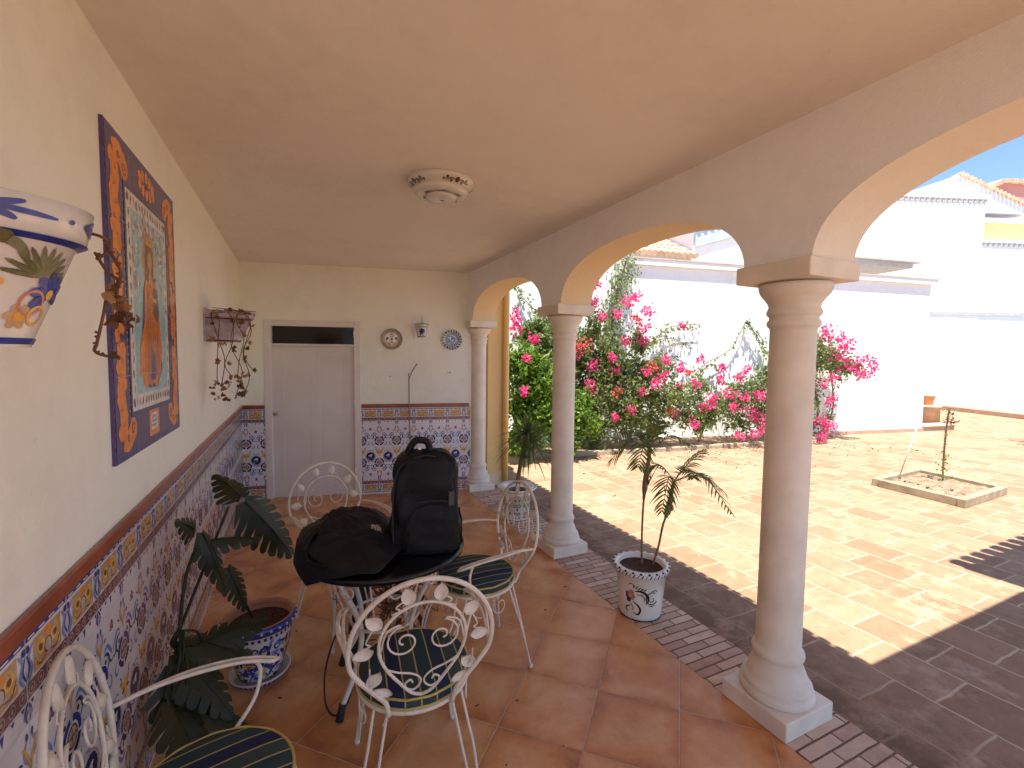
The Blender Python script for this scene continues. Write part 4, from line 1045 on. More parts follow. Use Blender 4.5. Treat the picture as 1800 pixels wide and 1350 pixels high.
for (yy, xx, zs) in ((3.66, -.50, [1.93, 1.88, 1.72, 1.55, 1.46]), (3.62, -.45, [1.935, 1.90, 1.74, 1.6, 1.42]), (3.60, -.40, [1.94, 1.88, 1.72, 1.58, 1.50]), (3.56, -.36, [1.94, 1.86, 1.7, 1.53, 1.36]), (3.55, -.31, [1.93, 1.80, 1.66, 1.50, 1.38]), (3.58, -.33, [1.94, 1.86, 1.75, 1.60, 1.48]), (3.60, -.29, [1.93, 1.84, 1.72, 1.62, 1.52])):
    s_ = [(xx+.02*rnd.random(), yy+.12, zs[0]-.01)]+[(xx+rnd.gauss(0, .022), yy+rnd.gauss(0, .02), z) for z in zs]; vs.append(s_)
    for z in zs: vl.append(((xx+rnd.gauss(0, .02), yy+rnd.gauss(0, .02), z+rnd.gauss(0, .02)), rnd.uniform(.014, .026), rnd.choice([M_dryd, M_dryl, M_dryl])))
for k in range(22): vl.append(((rnd.uniform(-.52, -.32), 3.66+rnd.uniform(0, .14), 1.90+rnd.uniform(-.04, .05)), rnd.uniform(.014, .024), M_dryd))
for k in range(14): vl.append(((rnd.uniform(-.50, -.42), 3.60+rnd.uniform(-.02, .03), 1.38+rnd.uniform(-.04, .08)), rnd.uniform(.014, .026), rnd.choice([M_dryl, M_dryd])))
for k in range(14): vl.append(((rnd.uniform(-.37, -.30), 3.55+rnd.uniform(-.02, .03), 1.42+rnd.uniform(-.06, .09)), rnd.uniform(.014, .028), rnd.choice([M_dryl, M_dryl, M_dryd])))
vs.append([(-.50, 3.62, 1.95), (-.42, 3.62, 1.945), (-.34, 3.58, 1.935), (-.24, 3.55, 1.93)])
dried_vine('dried_vine', vs, 'long tangle of dead vine trailing from the planter beyond the mural', vl, (-.42, 3.70, 1.92), None, .0026)
# back wall planter, plates
def onb(s, z, off=0): p = BP+BD*s+BN*off; return (p.x, p.y, z)
bq = empty('wall_planter', onb(1.984-.02, 1.862, .012), bang-pi/2, label='small white wall planter with a dark blue flower, between the two plates', cat='wall planter', group='glazed wall planters')
mb, fn, H, rim = planter_mb(3, .085, .13, .155, .035); band(mb, fn, .0045, .012, 'maroon'); band(mb, fn, H-rim-.003, H-rim+.003, 'maroon'); band(mb, fn, H-.006, H-.001, 'maroon')
a = Art()
for k in range(8): a.petal(0, 0, k*45+10, .036, .022, 'blue', 1)
a.disc(0, 0, .014, 'navy', 2, 10)
for s in (-1, 1):
    a.stroke([(s*.06, .03), (s*.075, 0), (s*.06, -.035)], .006, 'maroon', 1); a.petal(s*.03, -.03, -60*s+(-90 if s < 0 else -60), .03, .012, 'green', 1)
put(a, mb, fn, .5, .068, 1/.2); mb.build('planter_body', bq)
mb = MB(); mb.tube([(0, .01, .165), (.0, .0, .19), (.002, 0, .25)], .0025, M_twig, 5); mb.tube([(.03, -.05, .155), (.02, 0, .168), (.03, .05, .155)], .0025, M_twig, 5)
q = mb.build('hook_twig', bq)
def plate(loc, label, style):
    r0 = empty('wall_plate', loc, bang, label=label, cat='plate', group='painted plates on the end wall')
    mb = MB(); Rr = .122
    mb.lathe([(.0, .004), (.07, .004), (.078, .010), (Rr-.006, .019), (Rr, .019), (Rr-.002, .014), (.075, 0), (0, 0)], M_glaze, 48)
    a = Art(); rr = random.Random(5)
    if style == 1:
        a.ring(0, 0, .122, .007, 'black', 1, n=40); a.ring(0, 0, .112, .022, 'tan', 1, n=40)
        for k in range(40): t = 2*pi*k/40; a.petal(.10*cos(t), .10*sin(t), 9*k+60, .02, .008, 'maroon' if k % 2 else 'olive', 2)
        a.ring(0, 0, .088, .004, 'olive', 1, n=30); a.disc(0, 0, .0695, 'white', 1, 30)
        for s in (-1, 1):
            a.disc(s*.05, .008, .016, 'olive', 2, 10); a.disc(s*.05, .0, .011, 'black', 3, 8); a.disc(s*.062, -.012, .009, 'green', 3, 8)
            a.stroke([(s*.04, -.04), (s*.02, -.05), (0, -.035), (-s*.01, -.01)], .008, 'olive', 2)
            a.stroke([(s*.06, -.03), (s*.03, -.062), (0, -.06)], .008, 'brown', 2)
        a.poly([(-.03, .045), (.035, .04), (.028, .055), (-.02, .058)], 'rose', 2); a.rect(-.02, .02, .02, .036, 'rose', 2)
        a.stroke([(-.01, .02), (0, -.02), (.01, -.05)], .012, 'tan', 2); a.disc(0, 0, .014, 'brown', 3, 10); a.disc(.0, .065, .01, 'rose', 2, 8)
    else:
        a.ring(0, 0, .122, .006, 'teal', 1, n=40)
        for k in range(20):
            t = 2*pi*k/20; a.petal(.088*cos(t), .088*sin(t), 18*k+25, .034, .020, 'navy' if k % 2 else 'teal', 1); a.petal(.09*cos(t+.1), .09*sin(t+.1), 18*k-20, .02, .01, 'black', 2)
        a.ring(0, 0, .082, .006, 'navy', 1, n=30); a.disc(0, 0, .0695, 'teal', 1, 26)
        for k in range(60): x, y = rr.gauss(0, .03), rr.gauss(0, .03); a.petal(x, y, rr.uniform(0, 360), .022, .009, rr.choice(['white', 'white', 'navy', 'lblue']), 2)
        a.disc(.004, .012, .014, 'navy', 3, 10); a.ring(0, 0, .055, .005, 'white', 3, -60, 120)
    for pts, c, l in a.items:
        n = len(mb.v); e_ = eps()
        for x, y in pts:
            r = sqrt(x*x+y*y); z = .004 if r < .07 else (.004+(r-.07)*.75 if r < .078 else .010+(r-.078)/(.116-.078)*.009); mb.v.append((x, y, min(z, .0192)+l*.0005+.0004+e_))
        mb.face(list(range(n, n+len(pts))), P(c))
    o = mb.build('dish', r0); o.rotation_euler = (radians(90), 0, 0)
    return r0
plate(onb(1.618, 1.838, .002), 'left wall plate with brown rim and olive and red figures', 1)
plate(onb(2.32, 1.842, .002), 'right wall plate painted dark blue with petal rim', 2)
mb = MB(); pts = [onb(1.60, 1.398, .004), onb(1.75, 1.372, .004), onb(1.9, 1.358, .004), onb(2.1, 1.385, .004), onb(2.30, 1.447, .004)]
mb.tube(smooth_path(pts, 6), .0012, M_doorf, 4)
for p in (pts[0], pts[-1]): mb.tube([p, Vector(p)+BN*.02], .007, M_rust, 8)
tag(mb.build('wall_wire'), 'thin slack wire between two rusty nails on the end wall', 'wire')
mb = MB(); c1 = Vector(onb(1.825, 0, .06))
mb.tube([c1+Vector((0, 0, .0)), c1+Vector((.003, 0, .5)), c1+Vector((-.01, 0, 1.0)), c1+Vector((-.012, 0, 1.44))], .0065, M_stick, 8)
mb.tube([c1+Vector((-.008, 0, 1.37)), c1+Vector((.02, 0, 1.45)), c1+Vector((.075, 0, 1.535)), c1+Vector((.085, .0, 1.548))], [.003, .006, .007, .011], M_stick, 8)
tag(mb.build('cane_stick'), 'thin brown cane with forked top leaning on the end wall behind the backpack', 'cane')

# ---- wrought iron chairs
def back_y(z): return -.198-(z-.45)*.17
def bk(x, z, dy=0): return (x, back_y(z)+dy, z)
def spiral3(cx, cz, r0, turns, a0, sgn, dy=0, n=26, r1=.12):
    return [bk(cx+r0*(1-(1-r1)*i/n)*cos(a0+sgn*2*pi*turns*i/n), cz+r0*(1-(1-r1)*i/n)*sin(a0+sgn*2*pi*turns*i/n), dy) for i in range(n+1)]
def make_chair(loc, rz, label):
    r0 = empty('iron_chair', loc, rz, label=label, cat='chair', group='white iron chairs round the table')
    # seat ring with straps
    mb = MB(); mb.tube([(.203*cos(t*pi/20), .203*sin(t*pi/20), .442) for t in range(40)], .0085, M_iron, 8, close=True)
    for x in (-.1, 0, .1): h = sqrt(.2**2-x*x); mb.tube([(x, -h, .440), (x, h, .440)], .004, M_iron, 6)
    for y in (-.1, 0, .1): h = sqrt(.2**2-y*y); mb.tube([(-h, y, .434), (h, y, .434)], .004, M_iron, 6)
    mb.build('seat_frame', r0)
    mb = MB()
    for az in (90, 0, 180):
        for s in (-1, 1):
            c = radians(az)+s*.30; n = 24; pts = []
            for i in range(n+1):
                t = i/n; r = .055*(1-.8*t); aa = radians(90)+s*2*pi*1.35*t
                th = c+r*cos(aa)/.2; pts.append((.200*cos(th), .200*sin(th), .378+r*sin(aa)))
            mb.tube(pts, .003, M_iron, 6)
    mb.build('apron_scrolls', r0)
    # back
    mb = MB(); zc = .705; Rr = .235
    left = [bk(-.10, .432, .05), bk(-.108, .440, .01), bk(-.118, .50), bk(-.162, .555), bk(-.205, .61), bk(-.229, .655)]
    top = [bk(Rr*cos(t), zc+Rr*sin(t)) for t in [pi-k*pi/16 for k in range(17)]]
    right = [(-x, y, z) for x, y, z in left][::-1]
    mb.tube(smooth_path(left+top+right, 3), .0082, M_iron, 10)
    mb.build('back_loop', r0)
    mb = MB(); ri = .142; zi = .715
    il = [bk(0, .505), bk(-.035, .52), bk(-.078, .572), bk(-.118, .63), bk(-.138, .68)]
    it = [bk(ri*cos(t), zi+ri*sin(t)) for t in [pi-k*pi/12 for k in range(13)]]
    mb.tube(smooth_path(il+it+[(-x, y, z) for x, y, z in il][::-1], 3), .0054, M_iron, 8)
    for s in (-1, 1):
        p = [bk(s*.136, .70), bk(s*.118, .768), bk(s*.07, .790)]
        sp = spiral3(s*.062, .722, .062, 1.45, pi/2, -s if s < 0 else -s)
        mb.tube(smooth_path(p, 4)[:-1]+[Vector(q) for q in sp], .0034, M_iron, 6)
        p = [bk(s*.137, .695), bk(s*.125, .64), bk(s*.085, .612), bk(s*.035, .595), bk(s*.008, .572), bk(s*.008, .55), bk(s*.028, .532), bk(s*.052, .542), bk(s*.056, .562), bk(s*.040, .572), bk(s*.032, .56)]
        mb.tube(smooth_path(p, 5), .0034, M_iron, 6)
        for an in (62, 18, -28):
            t = radians(an); cx, cz = s*.19*cos(t), zc+.19*sin(t)
            pp = [(cx+s*.03*cos(t+2.0), cz+.03*sin(t+2.0)), (cx+s*.0, cz-.02), (cx-s*.012, cz-.03*1.1), (cx+s*.014, cz-.045)]
            mb.tube(smooth_path([bk(x, z) for x, z in pp], 5), .0026, M_iron, 6)
    mb.build('back_scrolls', r0)
    # leaves
    mb = MB()
    def ileaf(x, z, ang, L_=.066, w_=.024):
        K = 8; n0 = len(mb.v); d = (cos(ang), sin(ang)); sd = (-sin(ang), cos(ang))
        for layer in (0, 1):
            for i in range(K+1):
                t = i/K; ww = w_*(sin(pi*t)**.7 if 0 < t < 1 else .02)*(1.15-.35*t)
                for j in (-1, -.5, 0, .5, 1):
                    X = x+d[0]*L_*(t-.5)+sd[0]*ww*j; Z = z+d[1]*L_*(t-.5)+sd[1]*ww*j
                    mb.v.append(bk(X, Z, .007-.007*(abs(j))**1.2*1.6+.003*sin(t*3)-layer*.0022))
        m_ = (K+1)*5
        for i in range(K):
            for j in range(4):
                q = n0+i*5+j; mb.face([q, q+1, q+6, q+5], M_iron, True); mb.face([q+m_+5, q+m_+6, q+m_+1, q+m_], M_iron, True)
    for s in (-1, 1):
        for an, rot in ((74, 75), (34, 40), (0, -10), (-34, -50)):
            t = radians(an); x, z = .190*cos(t), zc+.190*sin(t); aa = radians(rot+ (14 if s > 0 else 0)); ang = aa if s > 0 else pi-aa
            ileaf(s*x, z, ang)
        ileaf(s*.13, .548, radians(25) if s > 0 else pi-radians(25), .07, .017)
    mb.build('back_leaves', r0)
    for s in (-1, 1):
        mb = MB()
        y0 = back_y(.655)
        path = lambda o: [(s*(.228), y0, .655), (s*(.245+o*.3), -.14, .668), (s*(.262+o), -.03, .668), (s*(.262+o), .09, .658), (s*(.250+o), .175, .638)]
        A_ = smooth_path(path(.009), 6); B_ = smooth_path(path(-.011), 6); e = [Vector((s*.252, .193, .633))]
        mb.tube(A_+e+B_[::-1], .0062, M_iron, 8)
        mb.tube(smooth_path([(s*.262, .12, .650), (s*.272, .14, .60), (s*.245, .12, .53), (s*.205, .06, .470), (s*.195, .05, .445)], 6), .0062, M_iron, 8)
        mb.build('arm', r0)
    for sx in (-1, 1):
        for sy in (-1, 1):
            mb = MB(); foot = Vector((sx*.205, .255 if sy > 0 else -.235, .006))
            for da in (-.14, .14):
                an = radians(90-sx*47 if sy > 0 else -90+sx*42)+da; p = Vector((.198*cos(an), .198*sin(an), .436))
                mid = p.lerp(foot, .5)+Vector((sx*.004+(-.010 if da < 0 else .010), (.028 if sy > 0 else -.005), 0))
                f2 = foot+Vector((-.005 if da < 0 else .005, 0, 0))
                mb.tube(smooth_path([p, p.lerp(mid, .5)+Vector((0, -.012*sy if sy > 0 else 0, 0)), mid, f2], 6), .0054, M_iron, 7)
            mb.lathe([(0, -.006), (.011, -.006), (.012, .012), (0, .014)], M_iron, 10, foot)
            mb.build('leg', r0)
    return r0
def copy_thing(src, loc, rz, label, tilt=0):
    r = src.copy(); COL.objects.link(r); r.location = loc; r.rotation_euler = (0, 0, rz); r['label'] = label
    for ch in [o for o in COL.objects if o.parent == src]:
        c = ch.copy(); COL.objects.link(c); c.parent = r
    return r
def heading(dx, dy): return math.atan2(dy, dx)-pi/2
CH = [((.39, 1.675), (.10, 1), 'white iron chair in the foreground with its back to the viewer', 'round striped seat pad on the foreground chair seen from behind'),
      ((.255, 2.93), (.37, -.93), 'white iron chair on the far side of the table by the door', 'round striped seat pad on the chair at the far side of the table'),
      ((.865, 2.265), (-1, -.02), 'white iron chair at the right side of the table, side-on', 'round blue striped seat pad on the chair right of the table'),
      ((-.225, 1.385), (.985, .13), 'white iron chair in the bottom left corner, against the tiled wall', 'round striped seat pad cut off by the bottom border at left')]
ch0 = None
def mk_cushion_mat():
    m, t, b = newmat('striped_seat_fabric', .85, .2)
    v, x, y, z = objco(t)
    s = x/.054; si = s.floor(); fr = s.frac()
    r_ = wnoise(t, comb(t, si, 1., 0.))
    col = ramp(t, r_, [(.0, (.016, .035, .05)), (.35, (.03, .065, .065)), (.6, (.02, .028, .075)), (.85, (.045, .07, .065))])
    e = fr.mn(fr*-1+1)
    col = mix(t, e.lt(.045), col, (.42, .36, .14))
    fibre = noise(t, comb(t, x*3, y, z), 140, 3)
    col = mix(t, (fibre-.3)*.5, col, (.015, .02, .03))
    t.links.new(col, b.inputs['Base Color']); bump(t, b, fibre, .3, .002)
    return m
M_cush = mk_cushion_mat(); M_piping = plain('yellow_piping', (.50, .38, .10), .7)
cs0 = None
for i, ((x, y), (dx, dy), lab, lab2) in enumerate(CH):
    rz = heading(dx, dy)
    if i == 0:
        ch0 = make_chair((x, y, 0), rz, lab)
        cs0 = empty('seat_cushion', (x, y, .4515), rz, label=lab2, cat='seat cushion', group='striped round seat cushions')
        mb = MB(); mb.lathe([(0, 0), (.19, 0), (.203, .004), (.207, .018), (.203, .034), (.196, .040), (.15, .046), (.08, .050), (0, .051)], M_cush, 56); mb.build('pad', cs0)
        mb = MB()
        for rr, zz in ((.203, .036), (.204, .004)): mb.tube([(rr*cos(t*pi/28), rr*sin(t*pi/28), zz+.0015*sin(t*1.7)) for t in range(56)], .0045, M_piping, 6, close=True)
        mb.build('piping', cs0)
    else: copy_thing(ch0, (x, y, 0), rz, lab); copy_thing(cs0, (x, y, .4515), rz+(.0, .3, 0, .1)[i], lab2)

# ---- table
TC = Vector((.385, 2.275, 0)); TR = .39
tb = empty('round_table', TC, 0, label='round black topped table with white curved iron legs', cat='table')
mb = MB(); mb.lathe([(0, .690), (TR-.01, .690), (TR, .694), (TR+.002, .705), (TR, .716), (TR-.01, .720), (0, .7195)], M_blackp, 72); mb.build('table_top', tb)
for an in (217, 130, 40, 310):
    t = radians(an); u = Vector((cos(t), sin(t), 0)); mb = MB()
    mb.tube(smooth_path([u*.30+Vector((0, 0, .688)), u*.265+Vector((0, 0, .60)), u*.19+Vector((0, 0, .45)), u*.155+Vector((0, 0, .32)), u*.20+Vector((0, 0, .17)), u*.275+Vector((0, 0, .06))], 6), .0125, M_iron, 10)
    lg = mb.build('leg', tb)
    mb = MB(); mb.tube([u*.27+Vector((0, 0, .072)), u*.292+Vector((0, 0, .004))], [.016, .018], M_rubber, 12); mb.build('rubber_foot', lg)
mb = MB(); mb.tube([(.165*cos(t*pi/16), .165*sin(t*pi/16), .36) for t in range(32)], .007, M_iron, 8, close=True)
mb.tube([(.29*cos(t*pi/16), .29*sin(t*pi/16), .676) for t in range(32)], .008, M_iron, 8, close=True)
for k in range(8):
    t0 = k*pi/4; pts = []
    for i in range(20):
        q = i/19; r = .05*(1-.8*q); aa = pi/2+2*pi*1.2*q*(1 if k % 2 else -1); th = t0+r*cos(aa)/.26; pts.append((.27*cos(th), .27*sin(th), .60+r*sin(aa)))
    mb.tube(pts, .0045, M_iron, 6)
for k in range(8): t0 = k*pi/4+pi/8; mb.tube([(.29*cos(t0), .29*sin(t0), .676), (.24*cos(t0), .24*sin(t0), .52), (.165*cos(t0), .165*sin(t0), .36)], .004, M_iron, 6)
mb.build('apron_ring', tb)

# ---- backpack standing on the table
bpk = empty('backpack', (.562, 2.165, .7205), radians(-14), label='upright black backpack standing on the table', cat='backpack')
def superbox(mb, w_, d, h, mat, cx=0, cy=0, z0=0, nu=40, nv=26, taper=.12, round_=.28, puff=.015, seed=1, crease=.006, lean=0):
    rr = random.Random(seed); ph = [rr.uniform(0, 6) for _ in range(8)]; base = len(mb.v)
    for j in range(nv+1):
        v = j/nv; z = z0+h*v
        edge = min(1, v/.06)**.5 if v < .06 else (max(0, (1-v)/round_))**.42 if v > 1-round_ else 1
        if v <= 0: edge = .86
        tw = (1-taper*v)
        for i in range(nu):
            t = 2*pi*i/nu; c, s = cos(t), sin(t); e = .42
            X = (abs(c)**e)*(1 if c > 0 else -1)*w_/2; Y = (abs(s)**e)*(1 if s > 0 else -1)*d/2
            wx = .55+.45*edge if v > 1-round_ else edge; wy = edge if v > .5 else edge
            n_ = crease*(sin(t*5+v*9+ph[0])+sin(t*9-v*14+ph[1])*.6+sin(v*22+t*2+ph[2])*.6)
            k = (1+puff*sin(pi*v)*4)
            X = X*tw*max(wx*edge**.35, .02)*k; Y = Y*tw*max(wy, .02)*k
            L_ = sqrt(X*X+Y*Y)+1e-6; X += X/L_*n_; Y += Y/L_*n_
            mb.v.append((cx+X, cy+Y+lean*v, z+n_*.3*v))
    for j in range(nv):
        for i in range(nu): a_ = base+j*nu+i; b_ = base+j*nu+(i+1) % nu; mb.face([a_, b_, b_+nu, a_+nu], mat, True)
    mb.face([base+i for i in range(nu)][::-1], mat); mb.face([base+nv*nu+i for i in range(nu)], mat)
mb = MB(); superbox(mb, .325, .235, .475, M_black, seed=4, nu=80, nv=56, taper=.17, round_=.08, crease=.006); mb.build('main_compartment', bpk)
mb = MB(); superbox(mb, .23, .022, .23, M_black, .03, -.119, .008, 48, 30, .14, .3, .03, 9, .004); mb.build('front_pocket', bpk)
mb = MB(); superbox(mb, .03, .14, .17, M_black, .160, .0, .008, 36, 20, .1, .3, .03, 5, .004); mb.build('side_pocket', bpk)
mb = MB(); mb.tube(smooth_path([(-.085, 0, .455), (-.07, 0, .490), (-.045, 0, .518), (-.015, 0, .520), (.012, 0, .505), (.022, 0, .455)], 6), .017, M_black, 8, flat=1.6, up=(0, 1, 0)); mb.build('handle', bpk)
mb = MB(); mb.tube(smooth_path([(-.145, -.112, .02), (-.148, -.112, .25), (-.125, -.100, .40), (-.04, -.085, .455), (.05, -.08, .45), (.125, -.08, .37), (.148, -.09, .22)], 6), .0035, M_rubber, 6)
mb.tube(smooth_path([(-.06, -.132, .252), (.04, -.138, .262), (.12, -.128, .250)], 6), .003, M_rubber, 6); mb.build('zips', bpk)
mb = MB(); mb.box((.105, -.134, .235), (.13, -.122, .30), plain('grey_tab', (.05, .05, .055), .5)); mb.build('label_tab', bpk)
mb = MB(); mb.poly([(-.036, -.03, .482), (-.020, -.03, .478), (-.024, -.03, .497)], P('white')); mb.build('emblem', bpk)

# ---- soft black bag / jacket heap
bag = empty('soft_bag', (.22, 2.24, .7205), 0, label='crumpled soft black bag slumped over the left side of the table', cat='bag')
mb = MB(); g = 90; r9 = random.Random(21)
folds = [(r9.uniform(-.3, .25), r9.uniform(-.25, .35), r9.uniform(0, pi), r9.uniform(.006, .016), r9.uniform(.010, .022)) for _ in range(60)]
def bagz(x, y):
    # footprint ellipse
    ex, ey = (x+.02)/.275, (y-.02)/.37; rr_ = sqrt(ex*ex+ey*ey)
    ed = max(0, 1-rr_**3.2)
    z = .012+.055*ed**.4
    z += .078*math.exp(-((((x-.04)/.19)**2+((y-.13)/.19)**2)**1.6))*ed**.3
    z += .05*math.exp(-(((x+.14)/.10)**2+((y+.03)/.15)**2))*ed**.3
    z += .03*math.exp(-(((x-.06)/.12)**2+((y+.17)/.09)**2))*ed**.3
    for fx, fy, fa, fh, fw in folds:
        u = (x-fx)*cos(fa)+(y-fy)*sin(fa); v = -(x-fx)*sin(fa)+(y-fy)*cos(fa)
        z += fh*math.exp(-abs(v)/fw)*math.exp(-(u/.13)**2)*ed
    z += .003*sin(40*x+13*y)+.002*sin(70*y-23*x)
    return max(.004, z), rr_
idx = {}
for i in range(g+1):
    for j in range(g+1):
        t = 2*pi*j/g; r_ = (i/g)
        x = -.02+.285*r_*cos(t)*(1+.06*sin(3*t+1)); y = .03+.36*r_*sin(t)*(1+.05*sin(4*t))
        z, rr_ = bagz(x, y)
        # hangs over the table edge
        px, py = .22+x-TC.x, 2.24+y-TC.y; dist = sqrt(px*px+py*py)
        if dist > TR+.004:
            k = (dist-TR-.004); x -= px/dist*k*.72; y -= py/dist*k*.72; z -= k*.9
        idx[i, j] = len(mb.v); mb.v.append((x, y, z))
for i in range(g):
    for j in range(g):
        if i == 0: mb.face([idx[0, 0], idx[1, j], idx[1, j+1]], M_black, True)
        else: mb.face([idx[i, j], idx[i+1, j], idx[i+1, j+1], idx[i, j+1]], M_black, True)
mb.build('cloth', bag)
mb = MB(); a = Art(); r6 = random.Random(8)
for k in range(9): a.stroke([(r6.uniform(-.02, .025), r6.uniform(-.028, .028)), (r6.uniform(-.02, .025), r6.uniform(-.028, .028)), (r6.uniform(-.02, .025), r6.uniform(-.028, .028))], .006, 'grey', 1)
for (cx, cy, sc) in ((.112, -.035, 1.15),):
    for pts, c, l in a.items: mb.poly([(cx+x*sc, cy+y*sc, bagz(cx+x*sc, cy+y*sc)[0]+.0015) for x, y in pts], P(c))
mb.build('printed_mark', bag)
mb = MB(); mb.tube(smooth_path([(-.10, .0, .10), (-.16, -.06, .12), (-.19, -.16, .06), (-.12, -.24, .05), (.02, -.25, .055)], 6), .006, M_black, 6, flat=2.5); mb.build('strap', bag)
mb = MB(); mb.tube(smooth_path([(.17, 2.14, .40), (.14, 2.16, .36), (.10, 2.18, .20), (.10, 2.17, .05), (.14, 2.13, .012), (.20, 2.16, .05), (.22, 2.18, .20), (.19, 2.16, .33)], 7), .0045, M_rubber, 6)
tag(mb.build('black_cable'), 'loop of black cable hanging by the left table leg', 'cable')

# ---- withered plant under the table
wpz = empty('withered_plant', (.44, 2.60, 0), 0, label='withered brown plant standing on the floor behind the table legs', cat='dead plant')
mb = MB(); mb.tube(smooth_path([(-.14, .0, 0), (-.15, .01, .2), (-.12, 0, .4), (-.13, 0, .6)], 5), [.05, .048, .045, .05, .045, .04, .042, .04, .042, .045, .05, .045, .04, .04, .04, .03], M_rubber, 10)
for k in range(52):
    st_ = Vector((rnd.gauss(.05, .08), rnd.gauss(0, .04), rnd.uniform(.05, .5))); d = Vector((rnd.gauss(0, 1), rnd.gauss(0, .6), rnd.gauss(.1, .8))).normalized()
    q = [st_, st_+d*.06+rv(.012), st_+d*.13+rv(.02), st_+d*.19+rv(.03)]; mb.tube(smooth_path(q, 3), [.004]*7+[.004, .003, .002][:3], M_twig, 5)
    for m_ in range(4): p = q[rnd.randrange(1, 4)]; mb.tube([p, p+rv().normalized()*.03], .002, M_twig, 4)
mb.build('stems', wpz)
mb = MB()
for k in range(90):
    p = Vector((rnd.gauss(.10, .09), rnd.gauss(0, .06), rnd.uniform(.04, .5))); leaf(mb, p, rv()+Vector((0, 0, -.8)), rnd.uniform(.03, .08), rnd.choice([M_dryl, M_dryd, M_dryd]))
mb.build('leaves', wpz)
mb = MB(); mb.poly([(.318, 1.985, .003), (.352, 2.0, .012), (.345, 2.02, .02), (.326, 2.004, .006)], P('white'))
tag(mb.build('paper_scrap'), 'small scrap of white paper on the floor tiles', 'paper')
for o in [mb]: pass

# ---- monstera in blue painted pot
mp = empty('plant_pot', (-.19, 2.60, .001), 0, label='blue and yellow painted pot with rope rim by the tiled wall', cat='plant pot', group='painted pots')
mb = MB(); mb.lathe([(0, 0), (.085, 0), (.10, .03), (.135, .14), (.150, .24), (.152, .27), (.165, .275), (.172, .29), (.172, .305), (.164, .318), (.152, .318), (.146, .30), (.142, .275), (0, .275)], [M_glaze]*5+[P('blue')]*4+[M_tclay]*3+[M_soil], 52)
def prz(z): 
    pts = [(.0, .085), (.03, .10), (.14, .135), (.24, .15), (.27, .152)]
    for (z0, r0), (z1, r1) in zip(pts[:-1], pts[1:]):
        if z <= z1: return r0+(r1-r0)*(z-z0)/(z1-z0)
    return .152
a = Art(); r8 = random.Random(2)
for k in range(9):
    x = k*.1
    a.stroke([(x, .03), (x+.03, .07), (x+.01, .11), (x+.04, .15)], .012, 'blue', 1); a.stroke([(x+.05, .04), (x+.02, .09), (x+.06, .13), (x+.03, .17)], .010, 'blue', 1)
    a.spiral(x+.05, .20, .026, 1.4, .009, 'blue', 1, 0, 1 if k % 2 else -1); a.disc(x+.02, .13, .02, 'yellow' if k % 2 else 'ochre', 2, 8); a.disc(x+.02, .13, .008, 'orange', 3, 7)
    for q in range(36): a.petal(x+r8.uniform(0, .1), r8.uniform(.02, .23), r8.uniform(0, 360), .045, .019, r8.choice(['blue', 'navy', 'lblue', 'yellow', 'blue']), 1)
for k in range(36): a.rect(k*.0245, .247, k*.0245+.012, .262, 'navy', 1)
emit_round(a, mb, prz, 0, .14)
for k in range(52):
    t = 2*pi*k/52; mb.lathe([(0, -.006), (.006, -.003), (.006, .004), (0, .007)], P('navy') if k % 2 else M_glaze, 6, (.172*cos(t), .172*sin(t), .298))
mb.build('pot_body', mp)
mb = MB(); mb.lathe([(0, .0), (.12, 0), (.140, .026), (.144, .034), (.135, .034), (.11, .012), (0, .010)], M_glaze, 48)
for k in range(40): t = 2*pi*k/40; mb.poly([(.121*cos(t), .121*sin(t), .0005), (.1405*cos(t), .1405*sin(t), .026), (.1405*cos(t+.09), .1405*sin(t+.09), .026), (.121*cos(t+.09), .121*sin(t+.09), .0005)], P('blue'))
so2 = mb.build('pot_saucer', mp)
mo = empty('monstera_plant', (-.19, 2.60, .275), 0, label='sprawling dark monstera with split leaves in the blue painted pot', cat='potted plant'); MO = Vector((-.19, 2.60, .275))
ml = MB(); ms_ = MB()
